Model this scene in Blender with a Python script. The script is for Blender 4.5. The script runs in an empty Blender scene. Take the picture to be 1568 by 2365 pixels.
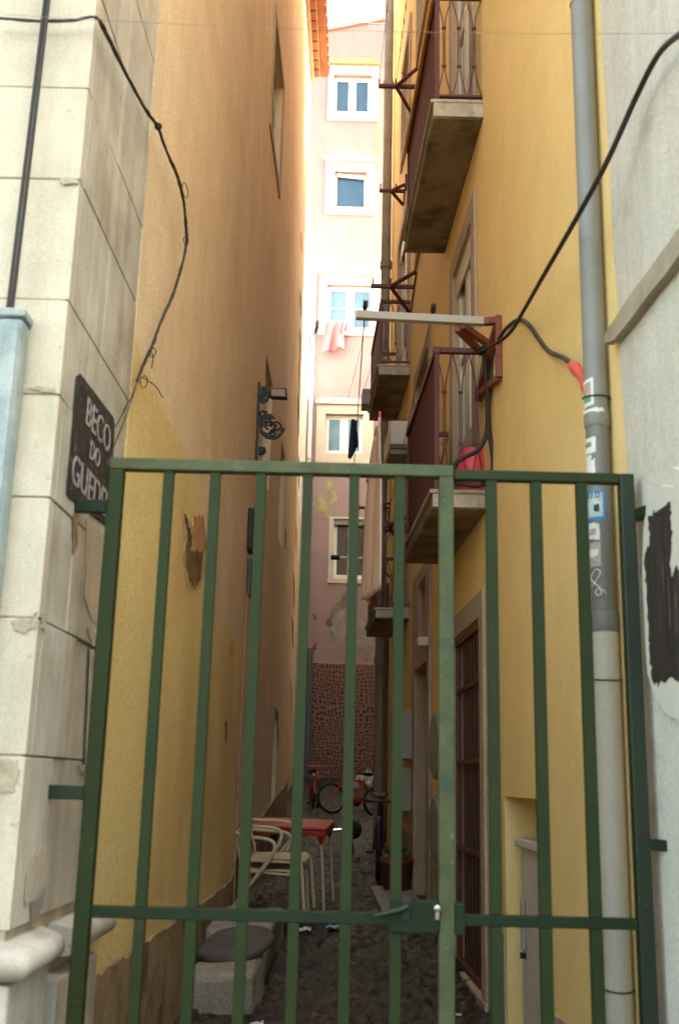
import bpy, math, random
from mathutils import Vector, Matrix, noise
random.seed(7)
SC = bpy.context.scene
COL = SC.collection
R = math.radians

# ------------------------------------------------------------------ camera model (used to survey positions on real planes)
FPX, TILT, ROLL, EYE = 2450.0, R(14.2), R(1.39), 1.45
_F = Vector((0, math.cos(TILT), math.sin(TILT)))
_R0, _U0 = Vector((1, 0, 0)), Vector((0, -math.sin(TILT), math.cos(TILT)))
_Rv = math.cos(ROLL) * _R0 + math.sin(ROLL) * _U0
_Uv = -math.sin(ROLL) * _R0 + math.cos(ROLL) * _U0
AR, BR, AL, BL = 1.2, -.0349, -1.0, .021          # right and left wall planes: X = A + B*Y
def ray(x, y): return _F + (x - 784) / FPX * _Rv + (1182.5 - y) / FPX * _Uv
def at(x, y, Y):
    d = ray(x, y); k = Y / d.y
    return Vector((d.x * k, Y, EYE + d.z * k))
def onR(x, y, off=0):
    d = ray(x, y); k = (AR - off) / (d.x - BR * d.y); return (d.y * k, EYE + d.z * k)      # (s, z)
def onL(x, y, off=0):
    d = ray(x, y); k = (AL + off) / (d.x - BL * d.y); return (d.y * k, EYE + d.z * k)
def RW(p): return Vector((AR + BR * p[0] - p[1], p[0], p[2]))      # (along, out from wall, up)
def LW(p): return Vector((AL + BL * p[0] + p[1], p[0], p[2]))
def ID(p): return Vector(p)
def BK(p): return Vector((p[0], 26 - p[1], p[2]))                  # back wall: (X, out, Z)
def gz(y):                                                         # alley floor height
    pts = [(-60, 0), (3, 0), (3.7, .06), (7.5, .17), (10, .36), (17, .86), (26, 1.5), (60, 3.2)]
    for (a, za), (b, zb) in zip(pts, pts[1:]):
        if y <= b: return za + (zb - za) * (y - a) / (b - a)
    return pts[-1][1]

# ------------------------------------------------------------------ materials
MATS = {}
def mat(name, base, rough=.85, var=.12, vscale=2.5, grain=.05, gscale=220, streak=0., sscale=(14, 14, .5), bump=.15, bscale=90,
        col2=None, c2scale=1.5, c2amt=.5, c2lo=.5, c2hi=.62, c2map=None, chip=None, metallic=0., spec=.3, coat=0., bdist=.004):
    if name in MATS: return MATS[name]
    m = bpy.data.materials.new(name); m.use_nodes = True
    nt = m.node_tree; N = nt.nodes; L = nt.links
    b = N['Principled BSDF']
    b.inputs['Roughness'].default_value = rough; b.inputs['Metallic'].default_value = metallic
    b.inputs['Specular IOR Level'].default_value = spec; b.inputs['Coat Weight'].default_value = coat
    tc = N.new('ShaderNodeTexCoord')
    def nz(scale, det=4, rgh=.55, mp=None):
        n = N.new('ShaderNodeTexNoise'); n.inputs['Scale'].default_value = scale; n.inputs['Detail'].default_value = det
        n.inputs['Roughness'].default_value = rgh
        if mp:
            q = N.new('ShaderNodeMapping'); q.inputs['Scale'].default_value = mp
            L.new(tc.outputs['Object'], q.inputs['Vector']); L.new(q.outputs['Vector'], n.inputs['Vector'])
        else: L.new(tc.outputs['Object'], n.inputs['Vector'])
        return n.outputs['Fac']
    def ramp(f, a, bb, lo, hi):
        r = N.new('ShaderNodeMapRange'); r.inputs['From Min'].default_value = a; r.inputs['From Max'].default_value = bb
        r.inputs['To Min'].default_value = lo; r.inputs['To Max'].default_value = hi; L.new(f, r.inputs['Value']); return r.outputs['Result']
    def mulc(c, f):
        x = N.new('ShaderNodeMix'); x.data_type = 'RGBA'; x.blend_type = 'MULTIPLY'; x.inputs['Factor'].default_value = 1
        L.new(c, x.inputs['A']); L.new(f, x.inputs['B']); return x.outputs['Result']
    rgb = N.new('ShaderNodeRGB'); rgb.outputs[0].default_value = (*base, 1); c = rgb.outputs[0]
    if col2:
        x = N.new('ShaderNodeMix'); x.data_type = 'RGBA'; L.new(c, x.inputs['A']); x.inputs['B'].default_value = (*col2, 1)
        L.new(ramp(nz(c2scale, 6, .62, c2map), c2lo, c2hi, 0, c2amt), x.inputs['Factor']); c = x.outputs['Result']
    if chip:
        x = N.new('ShaderNodeMix'); x.data_type = 'RGBA'; L.new(c, x.inputs['A']); x.inputs['B'].default_value = (*chip[0], 1)
        L.new(ramp(nz(chip[1], 3, .6), chip[2], chip[3], 0, 1), x.inputs['Factor']); c = x.outputs['Result']
    if var: c = mulc(c, ramp(nz(vscale, 6, .6), .3, .7, 1 - var, 1 + var))
    if streak: c = mulc(c, ramp(nz(1, 5, .6, sscale), .3, .7, 1 - streak, 1 + streak))
    if grain: c = mulc(c, ramp(nz(gscale, 2, .7), .25, .75, 1 - grain, 1 + grain))
    L.new(c, b.inputs['Base Color'])
    if bump:
        bp = N.new('ShaderNodeBump'); bp.inputs['Strength'].default_value = bump; bp.inputs['Distance'].default_value = bdist
        L.new(nz(bscale, 6, .65), bp.inputs['Height']); L.new(bp.outputs['Normal'], b.inputs['Normal'])
    MATS[name] = m
    return m
def glass_mat(name, base, rough=.06, spec=.6):
    return mat(name, base, rough=rough, var=.3, vscale=1.1, grain=0, bump=.03, bscale=2, spec=spec, bdist=.01)

M_ochre = mat('ochre_plaster', (.76, .59, .405), var=.07, streak=.045, sscale=(7, 7, .3), grain=.22, gscale=70, bump=.7, bscale=38, col2=(.68, .51, .345), c2scale=.55, c2amt=.55)
M_oyellow = mat('old_yellow_paint', (.76, .60, .26), var=.08, streak=.04, sscale=(7, 7, .3), grain=.2, gscale=70, bump=.7, bscale=38, col2=(.68, .50, .22), c2scale=.8, c2amt=.5)
M_yellow = mat('yellow_plaster', (.85, .635, .285), var=.05, streak=.02, grain=.08, gscale=70, bump=.6, bscale=45)
M_pink = mat('pink_plaster', (.335, .238, .235), var=.06, streak=.04, grain=.06, bump=.3, col2=(.355, .27, .265), c2scale=.4, c2amt=.6)
M_peel = mat('bare_render', (.30, .27, .23), var=.3, vscale=3, grain=.2, gscale=60, bump=.8, bscale=25, col2=(.17, .14, .09), c2scale=2, c2amt=.8)
M_edge = mat('old_plaster_layer', (.56, .42, .24), var=.25, vscale=14, grain=.2, bump=1, bscale=30)
M_peelbrown = mat('bare_brown_render', (.20, .115, .05), var=.35, vscale=12, grain=.25, gscale=80, bump=1, bscale=30, col2=(.09, .05, .025), c2scale=9)
M_moss = mat('green_stain', (.33, .31, .17), var=.3, vscale=6, bump=.3)
M_strip = mat('stained_pink_edge', (.36, .21, .125), var=.2, vscale=6, streak=.2, bump=.4)
M_pinkchip = mat('pink_undercoat', (.52, .27, .15), var=.2, vscale=8, bump=.5, bscale=30)
M_stone = mat('pale_limestone', (.57, .52, .425), chip=((.36, .30, .21), 28, .66, .74), var=.13, vscale=3, streak=.10, sscale=(10, 10, .8), grain=.14, gscale=130, bump=.5, bscale=30, col2=(.48, .43, .345), c2scale=1.3, c2amt=.6)
M_stoneshade = mat('shaded_grey_limestone', (.50, .465, .41), chip=((.32, .28, .22), 26, .66, .74), var=.18, vscale=3, streak=.16, sscale=(9, 9, .6), grain=.14, gscale=130, bump=.5, bscale=30, col2=(.40, .335, .255), c2scale=1.6, c2amt=.8)  # darker, greyer limestone copy: shade of the side faces put into the colour
M_stainbrown = mat('tan_water_stain', (.50, .42, .33), var=.12, streak=.12, sscale=(10, 10, .8), grain=.14, gscale=90, bump=.4, bscale=30)
M_staingrey = mat('grey_lichen_stain', (.27, .25, .23), var=.2, grain=.2, gscale=90, bump=.5)
M_mortar = mat('stained_mortar', (.44, .38, .28), var=.3, vscale=9, grain=.2, bump=.8, bscale=50)
M_surround = mat('speckled_stone', (.42, .33, .25), var=.12, grain=.25, gscale=70, bump=.4, bscale=60)
M_surr_pale = mat('cream_stone', (.56, .50, .41), var=.06, grain=.06, bump=.3)
M_concrete = mat('stained_concrete', (.27, .215, .15), var=.25, vscale=4, grain=.2, gscale=80, bump=.8, bscale=35, col2=(.11, .10, .05), c2scale=2.6, c2amt=.85, c2lo=.48, c2hi=.6)
M_slabedge = mat('slab_edge_stone', (.46, .42, .34), var=.2, vscale=8, grain=.2, gscale=80, bump=.5, col2=(.25, .22, .13), c2scale=6)
M_maroon = mat('maroon_sheet', (.105, .03, .034), rough=.72, var=.12, streak=.15, sscale=(1, 60, .3), grain=.06, bump=.05)
M_maroonbar = mat('maroon_iron', (.12, .032, .03), rough=.45, var=.2, vscale=15, grain=.08, bump=.2)
M_maroonred = mat('worn_red_iron', (.24, .075, .05), rough=.5, var=.3, vscale=20, grain=.1, bump=.2, col2=(.12, .035, .03), c2scale=8)
M_gilt = mat('ochre_rail', (.58, .36, .11), var=.1, streak=.1)
M_white = mat('white_paint', (.80, .78, .74), rough=.5, var=.03, grain=.03, bump=.05)
M_whitewall = mat('dirty_whitewash', (.56, .54, .49), var=.10, vscale=2.2, streak=.08, sscale=(12, 12, 2), grain=.18, gscale=80, bump=.8, bscale=22, col2=(.36, .335, .28), c2scale=3.4, c2amt=.7, c2lo=.56, c2hi=.72, bdist=.008)
M_whitepatch = mat('trowelled_white_render', (.57, .545, .49), chip=((.40, .36, .29), 16, .64, .76), var=.08, grain=.08, bump=.4, bscale=14, bdist=.008)
M_blackpaint = mat('brushed_black_paint', (.03, .023, .02), rough=.75, var=.3, streak=.4, sscale=(40, 40, 1.2), grain=.3, gscale=90, col2=(.34, .30, .25), c2scale=1, c2map=(38, 38, 3.2), c2amt=.55, c2lo=.60, c2hi=.72)
M_ledge = mat('worn_ledge_stone', (.36, .31, .24), var=.2, vscale=6, bump=.6)
M_green = mat('green_gate_paint', (.006, .018, .005), rough=.55, var=.2, vscale=9, grain=.12, gscale=160, bump=.25, bscale=60, spec=.28, chip=((.10, .06, .03), 50, .68, .74), col2=(.012, .025, .007), c2scale=5, c2amt=.55)
M_greenpale = mat('pale_green_paint', (.074, .086, .040), rough=.6, var=.22, vscale=10, grain=.14, gscale=150, bump=.3, bscale=60, spec=.25, chip=((.24, .23, .17), 45, .66, .72), col2=(.04, .058, .034), c2scale=7, c2amt=.8)  # paler green base for the top rail and lock post
M_greenmid = mat('mid_green_paint', (.021, .033, .008), rough=.6, var=.15, vscale=6, grain=.12, gscale=150, bump=.25, spec=.25, chip=((.11, .10, .06), 55, .70, .76), col2=(.012, .025, .006), c2scale=3, c2amt=.7)  # even mid green base for the bars
M_greendeep = mat('deep_green_paint', (.005, .015, .005), chip=((.10, .05, .02), 50, .68, .74), rough=.45, var=.2, vscale=12, grain=.1, bump=.2, spec=.5)
M_rust = mat('rust', (.30, .19, .10), var=.4, vscale=20, bump=.5)
M_steel = mat('worn_steel', (.55, .5, .4), rough=.3, metallic=1, var=.1, bump=.1)
M_chrome = mat('bright_steel', (.75, .74, .76), rough=.2, metallic=1, var=.03, bump=0)
M_black = mat('black_rubber', (.016, .014, .016), rough=.55, var=.1, bump=.1)
M_cable = mat('black_cable', (.03, .026, .028), rough=.5, var=.15, bump=.1)
M_wire = mat('thin_line_wire', (.30, .22, .17), rough=.6, var=.1, bump=0)
M_dwire = mat('dark_wire', (.06, .055, .06), rough=.6, var=.1, bump=0)
M_pipegrey = mat('grey_pipe_paint', (.235, .235, .225), rough=.42, var=.07, vscale=5, grain=.10, gscale=120, bump=.12, streak=.05, spec=.4)
M_pipedark = mat('dark_grey_pipe', (.175, .172, .165), rough=.45, var=.08, vscale=6, grain=.12, gscale=120, bump=.12, spec=.4)
M_pipewhite = mat('pale_pipe_paint', (.50, .46, .40), rough=.5, var=.06, grain=.10, gscale=120, bump=.2, spec=.35)
M_pipefar = mat('old_grey_downpipe', (.22, .2, .17), rough=.55, var=.2, vscale=3, streak=.15, bump=.2)
M_pipeblue = mat('dull_blue_pipe', (.10, .11, .13), rough=.6, var=.2, bump=.2)
M_red = mat('red_plastic', (.80, .08, .13), rough=.4, var=.05, grain=.03, bump=.05)
M_coral = mat('coral_tape', (.68, .10, .075), rough=.5, var=.08, bump=.1)
M_tablered = mat('red_table_plastic', (.37, .022, .015), rough=.4, var=.06, bump=.05, spec=.4)
M_bikered = mat('red_orange_enamel', (.40, .035, .012), rough=.35, var=.05, bump=0, spec=.5)
M_cream = mat('cream_chair_enamel', (.54, .45, .28), rough=.42, var=.06, grain=.04, bump=.05, spec=.4)
M_grey = mat('light_grey_paint', (.46, .44, .40), rough=.5, var=.05, bump=.05)
M_mgrey = mat('mid_grey_cover', (.32, .30, .265), rough=.5, var=.06, bump=.05)
M_boxgrey = mat('white_grey_casing', (.62, .59, .54), rough=.5, var=.05, grain=.04, bump=.05)
M_oval = mat('greenish_grey_face', (.30, .30, .25), rough=.6, var=.1)
M_cabinet = mat('cabinet_enamel', (.60, .55, .52), rough=.5, var=.04, grain=.06, bump=.06)
M_bluegrey = mat('blue_grey_channel', (.27, .335, .36), rough=.5, var=.14, vscale=9, streak=.14, grain=.14, gscale=120, bump=.3, col2=(.45, .48, .47), c2scale=7, c2amt=.5)
M_plaque = mat('black_enamel_plaque', (.028, .026, .03), rough=.5, var=.35, vscale=14, grain=.3, gscale=120, bump=.5, bscale=40, col2=(.20, .18, .15), c2scale=26, c2amt=.7, c2lo=.55, c2hi=.66)
M_letter = mat('scratched_white_letter', (.40, .38, .37), var=.3, vscale=30, grain=.25, gscale=150, bump=.5, col2=(.06, .055, .055), c2scale=30, c2amt=.6, c2lo=.52, c2hi=.6)
M_doorred = mat('oxblood_ironwork', (.13, .052, .028), rough=.5, var=.2, vscale=10, bump=.2)
M_doorback = mat('dark_door_board', (.008, .004, .003), rough=.7, var=.2, streak=.2, bump=.2)
M_dark = mat('dark_interior', (.03, .025, .02), var=.2, bump=0)
M_brownin = mat('brown_interior', (.06, .035, .022), var=.2, bump=0, rough=.3, spec=.4)
M_glass = glass_mat('painted_sky_blue_pane', (.035, .085, .15))  # blue base colour paints in the reflected sky
M_glasspale = glass_mat('painted_sky_pale_pane', (.11, .20, .27))  # lighter sky reflection, also painted as base colour
M_glassbright = glass_mat('door_pane', (.35, .38, .40))
M_shgreen = mat('dark_green_shutter', (.03, .10, .08), rough=.5, var=.1)
M_creamdoor = mat('cream_door_paint', (.66, .60, .48), rough=.5, var=.04, bump=.05)
M_terra = mat('terracotta', (.17, .05, .02), var=.15, vscale=6, bump=.3)
M_leaf = mat('dull_leaf', (.035, .06, .03), rough=.6, var=.3, vscale=20, bump=0)
M_slab = mat('pitted_white_stone', (.29, .25, .21), var=.15, vscale=6, grain=.3, gscale=70, bump=.9, bscale=30, bdist=.01, col2=(.30, .25, .2), c2scale=4)
M_disc = mat('grey_millstone', (.09, .08, .068), var=.15, vscale=8, grain=.2, bump=.7, bscale=30)
M_plinthL = mat('patched_dirty_render', (.30, .215, .125), var=.3, vscale=5, streak=.07, sscale=(8, 8, 3), grain=.2, bump=1, bscale=18, bdist=.012, col2=(.09, .07, .05), c2scale=4, c2amt=.8, c2lo=.54, c2hi=.66)
M_plinthR = mat('beige_render_band', (.46, .38, .26), var=.12, vscale=6, grain=.15, bump=.8, bscale=25, col2=(.33, .25, .15), c2scale=3)
M_tile = mat('terracotta_roof_tile', (.42, .17, .09), var=.25, vscale=3, grain=.1, bump=.4, col2=(.28, .12, .07), c2scale=2.5)
M_tilemortar = mat('cream_eave_mortar', (.75, .58, .40), var=.1, bump=.3)
M_towel = mat('peach_towel', (.90, .71, .61), var=.05, grain=.14, gscale=150, bump=.6, bscale=120, col2=(.85, .64, .53), c2scale=3)
M_brownfab = mat('dusty_brown_cloth', (.42, .24, .175), var=.1, bump=.3)
M_navy = mat('navy_cloth', (.018, .02, .045), var=.2, bump=.3)
M_pinkfab = mat('pale_pink_cloth', (.44, .15, .165), var=.06, bump=.2)
M_redfab = mat('red_print_cloth', (.66, .22, .24), var=.1, col2=(.25, .35, .6), c2scale=14, c2amt=.9)
M_blackfab = mat('black_cloth', (.03, .02, .025), var=.2)
M_peg = mat('red_peg_plastic', (.75, .08, .12), rough=.4, var=.02, bump=0)
M_bag = mat('grey_plastic_bag', (.36, .36, .38), rough=.45, var=.15, bump=.3, spec=.4)
M_litter = mat('crumpled_paper', (.60, .59, .58), var=.1, bump=.3)
M_litterblue = mat('blue_wrapper', (.25, .42, .48), var=.2, bump=.3)
M_lampiron = mat('dark_lamp_iron', (.013, .014, .013), rough=.45, var=.2, vscale=20, bump=.2)
M_lampglass = glass_mat('dusty_lamp_glass', (.30, .23, .15), .3, .4)
M_sticker = mat('white_sticker', (.74, .72, .68), rough=.5, var=.08, vscale=30, bump=0)
M_stickpic = mat('printed_sticker_art', (.55, .32, .30), rough=.5, var=.2, vscale=40, bump=0, col2=(.12, .35, .2), c2scale=45, c2amt=.9)
M_stickgreen = mat('green_print', (.10, .34, .20), rough=.5, var=.1, bump=0)
M_stickred = mat('red_print', (.55, .10, .05), rough=.5, var=.1, bump=0)
M_stickblue = mat('blue_sticker', (.05, .24, .52), rough=.5, var=.1, bump=0)
M_stickpale = mat('pale_teal_print', (.52, .62, .60), rough=.5, var=.25, vscale=50, bump=0, col2=(.2, .26, .3), c2scale=50, c2amt=.8)
M_stickgrey = mat('weathered_sticker', (.40, .38, .34), rough=.6, var=.3, vscale=60, bump=.1)
M_ink = mat('black_ink', (.03, .03, .035), rough=.6, var=.1, bump=0)
M_yellowpaint = mat('bike_yellow_decal', (.55, .5, .05), rough=.4, var=.1, bump=0)
M_gas = mat('dull_yellow_gas_pipe', (.12, .09, .03), rough=.5, var=.1, bump=0)
M_base = mat('rammed_ground', (.10, .085, .06), var=.2, bump=.5)

def add_paint_zone(m, base, col2):
    """old yellow paint left on the lower near part of the ochre wall, with its own soft worn border"""
    N, L = m.node_tree.nodes, m.node_tree.links; b = N['Principled BSDF']; src = b.inputs['Base Color'].links[0].from_socket
    tc = N.new('ShaderNodeTexCoord'); sp = N.new('ShaderNodeSeparateXYZ'); L.new(tc.outputs['Object'], sp.inputs[0])
    dv = N.new('ShaderNodeMath'); dv.operation = 'DIVIDE'; L.new(sp.outputs['Y'], dv.inputs[0]); dv.inputs[1].default_value = 6
    fc = N.new('ShaderNodeFloatCurve'); L.new(dv.outputs[0], fc.inputs['Value']); cv = fc.mapping.curves[0]
    pts = [(0, 3.3), (.94, 3.24), (1.24, 3.23), (1.9, 3.14), (2.12, 3.0), (2.3, 2.88), (2.46, 2.52), (3.1, 2.50), (3.8, 2.55), (4.45, 2.56), (4.72, 2.2), (4.8, .3), (6, .0)]
    cv.points[0].location = (0, pts[0][1] / 4); cv.points[1].location = (1, 0)
    for x, y in pts[1:-1]: cv.points.new(x / 6, y / 4)
    for p in cv.points: p.handle_type = 'AUTO_CLAMPED'
    fc.mapping.update()
    mu = N.new('ShaderNodeMath'); mu.operation = 'MULTIPLY'; L.new(fc.outputs['Value'], mu.inputs[0]); mu.inputs[1].default_value = 4
    nz = N.new('ShaderNodeTexNoise'); nz.inputs['Scale'].default_value = 5; nz.inputs['Detail'].default_value = 8; nz.inputs['Roughness'].default_value = .7; L.new(tc.outputs['Object'], nz.inputs['Vector'])
    ns = N.new('ShaderNodeMath'); ns.operation = 'MULTIPLY_ADD'; L.new(nz.outputs['Fac'], ns.inputs[0]); ns.inputs[1].default_value = .26; ns.inputs[2].default_value = -.13
    sb = N.new('ShaderNodeMath'); sb.operation = 'SUBTRACT'; L.new(mu.outputs[0], sb.inputs[0]); L.new(sp.outputs['Z'], sb.inputs[1])
    ad = N.new('ShaderNodeMath'); L.new(sb.outputs[0], ad.inputs[0]); L.new(ns.outputs[0], ad.inputs[1])
    mr = N.new('ShaderNodeMapRange'); mr.interpolation_type = 'SMOOTHSTEP'; L.new(ad.outputs[0], mr.inputs['Value']); mr.inputs['From Min'].default_value = -.03; mr.inputs['From Max'].default_value = .05
    n2 = N.new('ShaderNodeTexNoise'); n2.inputs['Scale'].default_value = 1.1; n2.inputs['Detail'].default_value = 7; L.new(tc.outputs['Object'], n2.inputs['Vector'])
    r2 = N.new('ShaderNodeMapRange'); L.new(n2.outputs['Fac'], r2.inputs['Value']); r2.inputs['From Min'].default_value = .42; r2.inputs['From Max'].default_value = .65
    yc = N.new('ShaderNodeMix'); yc.data_type = 'RGBA'; yc.inputs['A'].default_value = (*base, 1); yc.inputs['B'].default_value = (*col2, 1); L.new(r2.outputs[0], yc.inputs['Factor'])
    gr = N.new('ShaderNodeTexNoise'); gr.inputs['Scale'].default_value = 70; gr.inputs['Detail'].default_value = 2; L.new(tc.outputs['Object'], gr.inputs['Vector'])
    g2 = N.new('ShaderNodeMapRange'); L.new(gr.outputs['Fac'], g2.inputs['Value']); g2.inputs['From Min'].default_value = .25; g2.inputs['From Max'].default_value = .75; g2.inputs['To Min'].default_value = .8; g2.inputs['To Max'].default_value = 1.2
    ym = N.new('ShaderNodeMix'); ym.data_type = 'RGBA'; ym.blend_type = 'MULTIPLY'; ym.inputs['Factor'].default_value = 1; L.new(yc.outputs['Result'], ym.inputs['A']); L.new(g2.outputs[0], ym.inputs['B'])
    mx = N.new('ShaderNodeMix'); mx.data_type = 'RGBA'; L.new(src, mx.inputs['A']); L.new(ym.outputs['Result'], mx.inputs['B']); L.new(mr.outputs[0], mx.inputs['Factor']); L.new(mx.outputs['Result'], b.inputs['Base Color'])
M_ochrewall = M_ochre.copy(); M_ochrewall.name = 'ochre_wall_with_old_yellow_paint'
add_paint_zone(M_ochrewall, (.76, .60, .27), (.67, .48, .22))
def cobble_mat():
    m = mat('worn_cobbles', (.036, .025, .011), rough=.45, var=.3, vscale=5, grain=.3, gscale=60, bump=.7, bscale=24, bdist=.02, spec=.5, col2=(.015, .012, .007), c2scale=11, c2amt=.8, c2lo=.45, c2hi=.6)
    N, L = m.node_tree.nodes, m.node_tree.links; b = N['Principled BSDF']; src = b.inputs['Base Color'].links[0].from_socket
    at_ = N.new('ShaderNodeAttribute'); at_.attribute_name = 'joint_dirt'; x = N.new('ShaderNodeMix'); x.data_type = 'RGBA'; x.blend_type = 'MULTIPLY'; x.inputs['Factor'].default_value = 1
    L.new(src, x.inputs['A']); L.new(at_.outputs['Color'], x.inputs['B']); L.new(x.outputs['Result'], b.inputs['Base Color'])
    return m
M_cobble = cobble_mat()

def mural_mat():
    m = bpy.data.materials.new('dotted_mural_paint'); m.use_nodes = True
    N, L = m.node_tree.nodes, m.node_tree.links; b = N['Principled BSDF']; b.inputs['Roughness'].default_value = .85
    tc = N.new('ShaderNodeTexCoord')
    nz = N.new('ShaderNodeTexNoise'); nz.inputs['Scale'].default_value = 1.1; nz.inputs['Detail'].default_value = 2
    L.new(tc.outputs['Object'], nz.inputs['Vector'])
    sub = N.new('ShaderNodeVectorMath'); sub.operation = 'SUBTRACT'; L.new(nz.outputs['Color'], sub.inputs[0]); sub.inputs[1].default_value = (.5, .5, .5)
    sc = N.new('ShaderNodeVectorMath'); sc.operation = 'SCALE'; L.new(sub.outputs[0], sc.inputs[0]); sc.inputs['Scale'].default_value = .55
    ad = N.new('ShaderNodeVectorMath'); L.new(tc.outputs['Object'], ad.inputs[0]); L.new(sc.outputs[0], ad.inputs[1])
    sp = N.new('ShaderNodeSeparateXYZ'); L.new(ad.outputs[0], sp.inputs[0]); fl = N.new('ShaderNodeCombineXYZ'); L.new(sp.outputs['X'], fl.inputs['X']); L.new(sp.outputs['Z'], fl.inputs['Y'])
    v = N.new('ShaderNodeTexVoronoi'); v.voronoi_dimensions = '2D'; v.inputs['Scale'].default_value = 11.5; v.inputs['Randomness'].default_value = .42
    L.new(fl.outputs[0], v.inputs['Vector'])
    nz2 = N.new('ShaderNodeTexNoise'); nz2.inputs['Scale'].default_value = 1.6; L.new(tc.outputs['Object'], nz2.inputs['Vector'])
    th = N.new('ShaderNodeMapRange'); L.new(nz2.outputs['Fac'], th.inputs['Value']); th.inputs['From Min'].default_value = .3; th.inputs['From Max'].default_value = .7
    th.inputs['To Min'].default_value = .25; th.inputs['To Max'].default_value = .33
    lt = N.new('ShaderNodeMath'); lt.operation = 'LESS_THAN'; L.new(v.outputs['Distance'], lt.inputs[0]); L.new(th.outputs[0], lt.inputs[1])
    mx = N.new('ShaderNodeMix'); mx.data_type = 'RGBA'; mx.inputs['A'].default_value = (.22, .115, .09, 1); mx.inputs['B'].default_value = (.03, .013, .012, 1)
    L.new(lt.outputs[0], mx.inputs['Factor']); L.new(mx.outputs['Result'], b.inputs['Base Color'])
    return m
M_mural = mural_mat()

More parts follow.
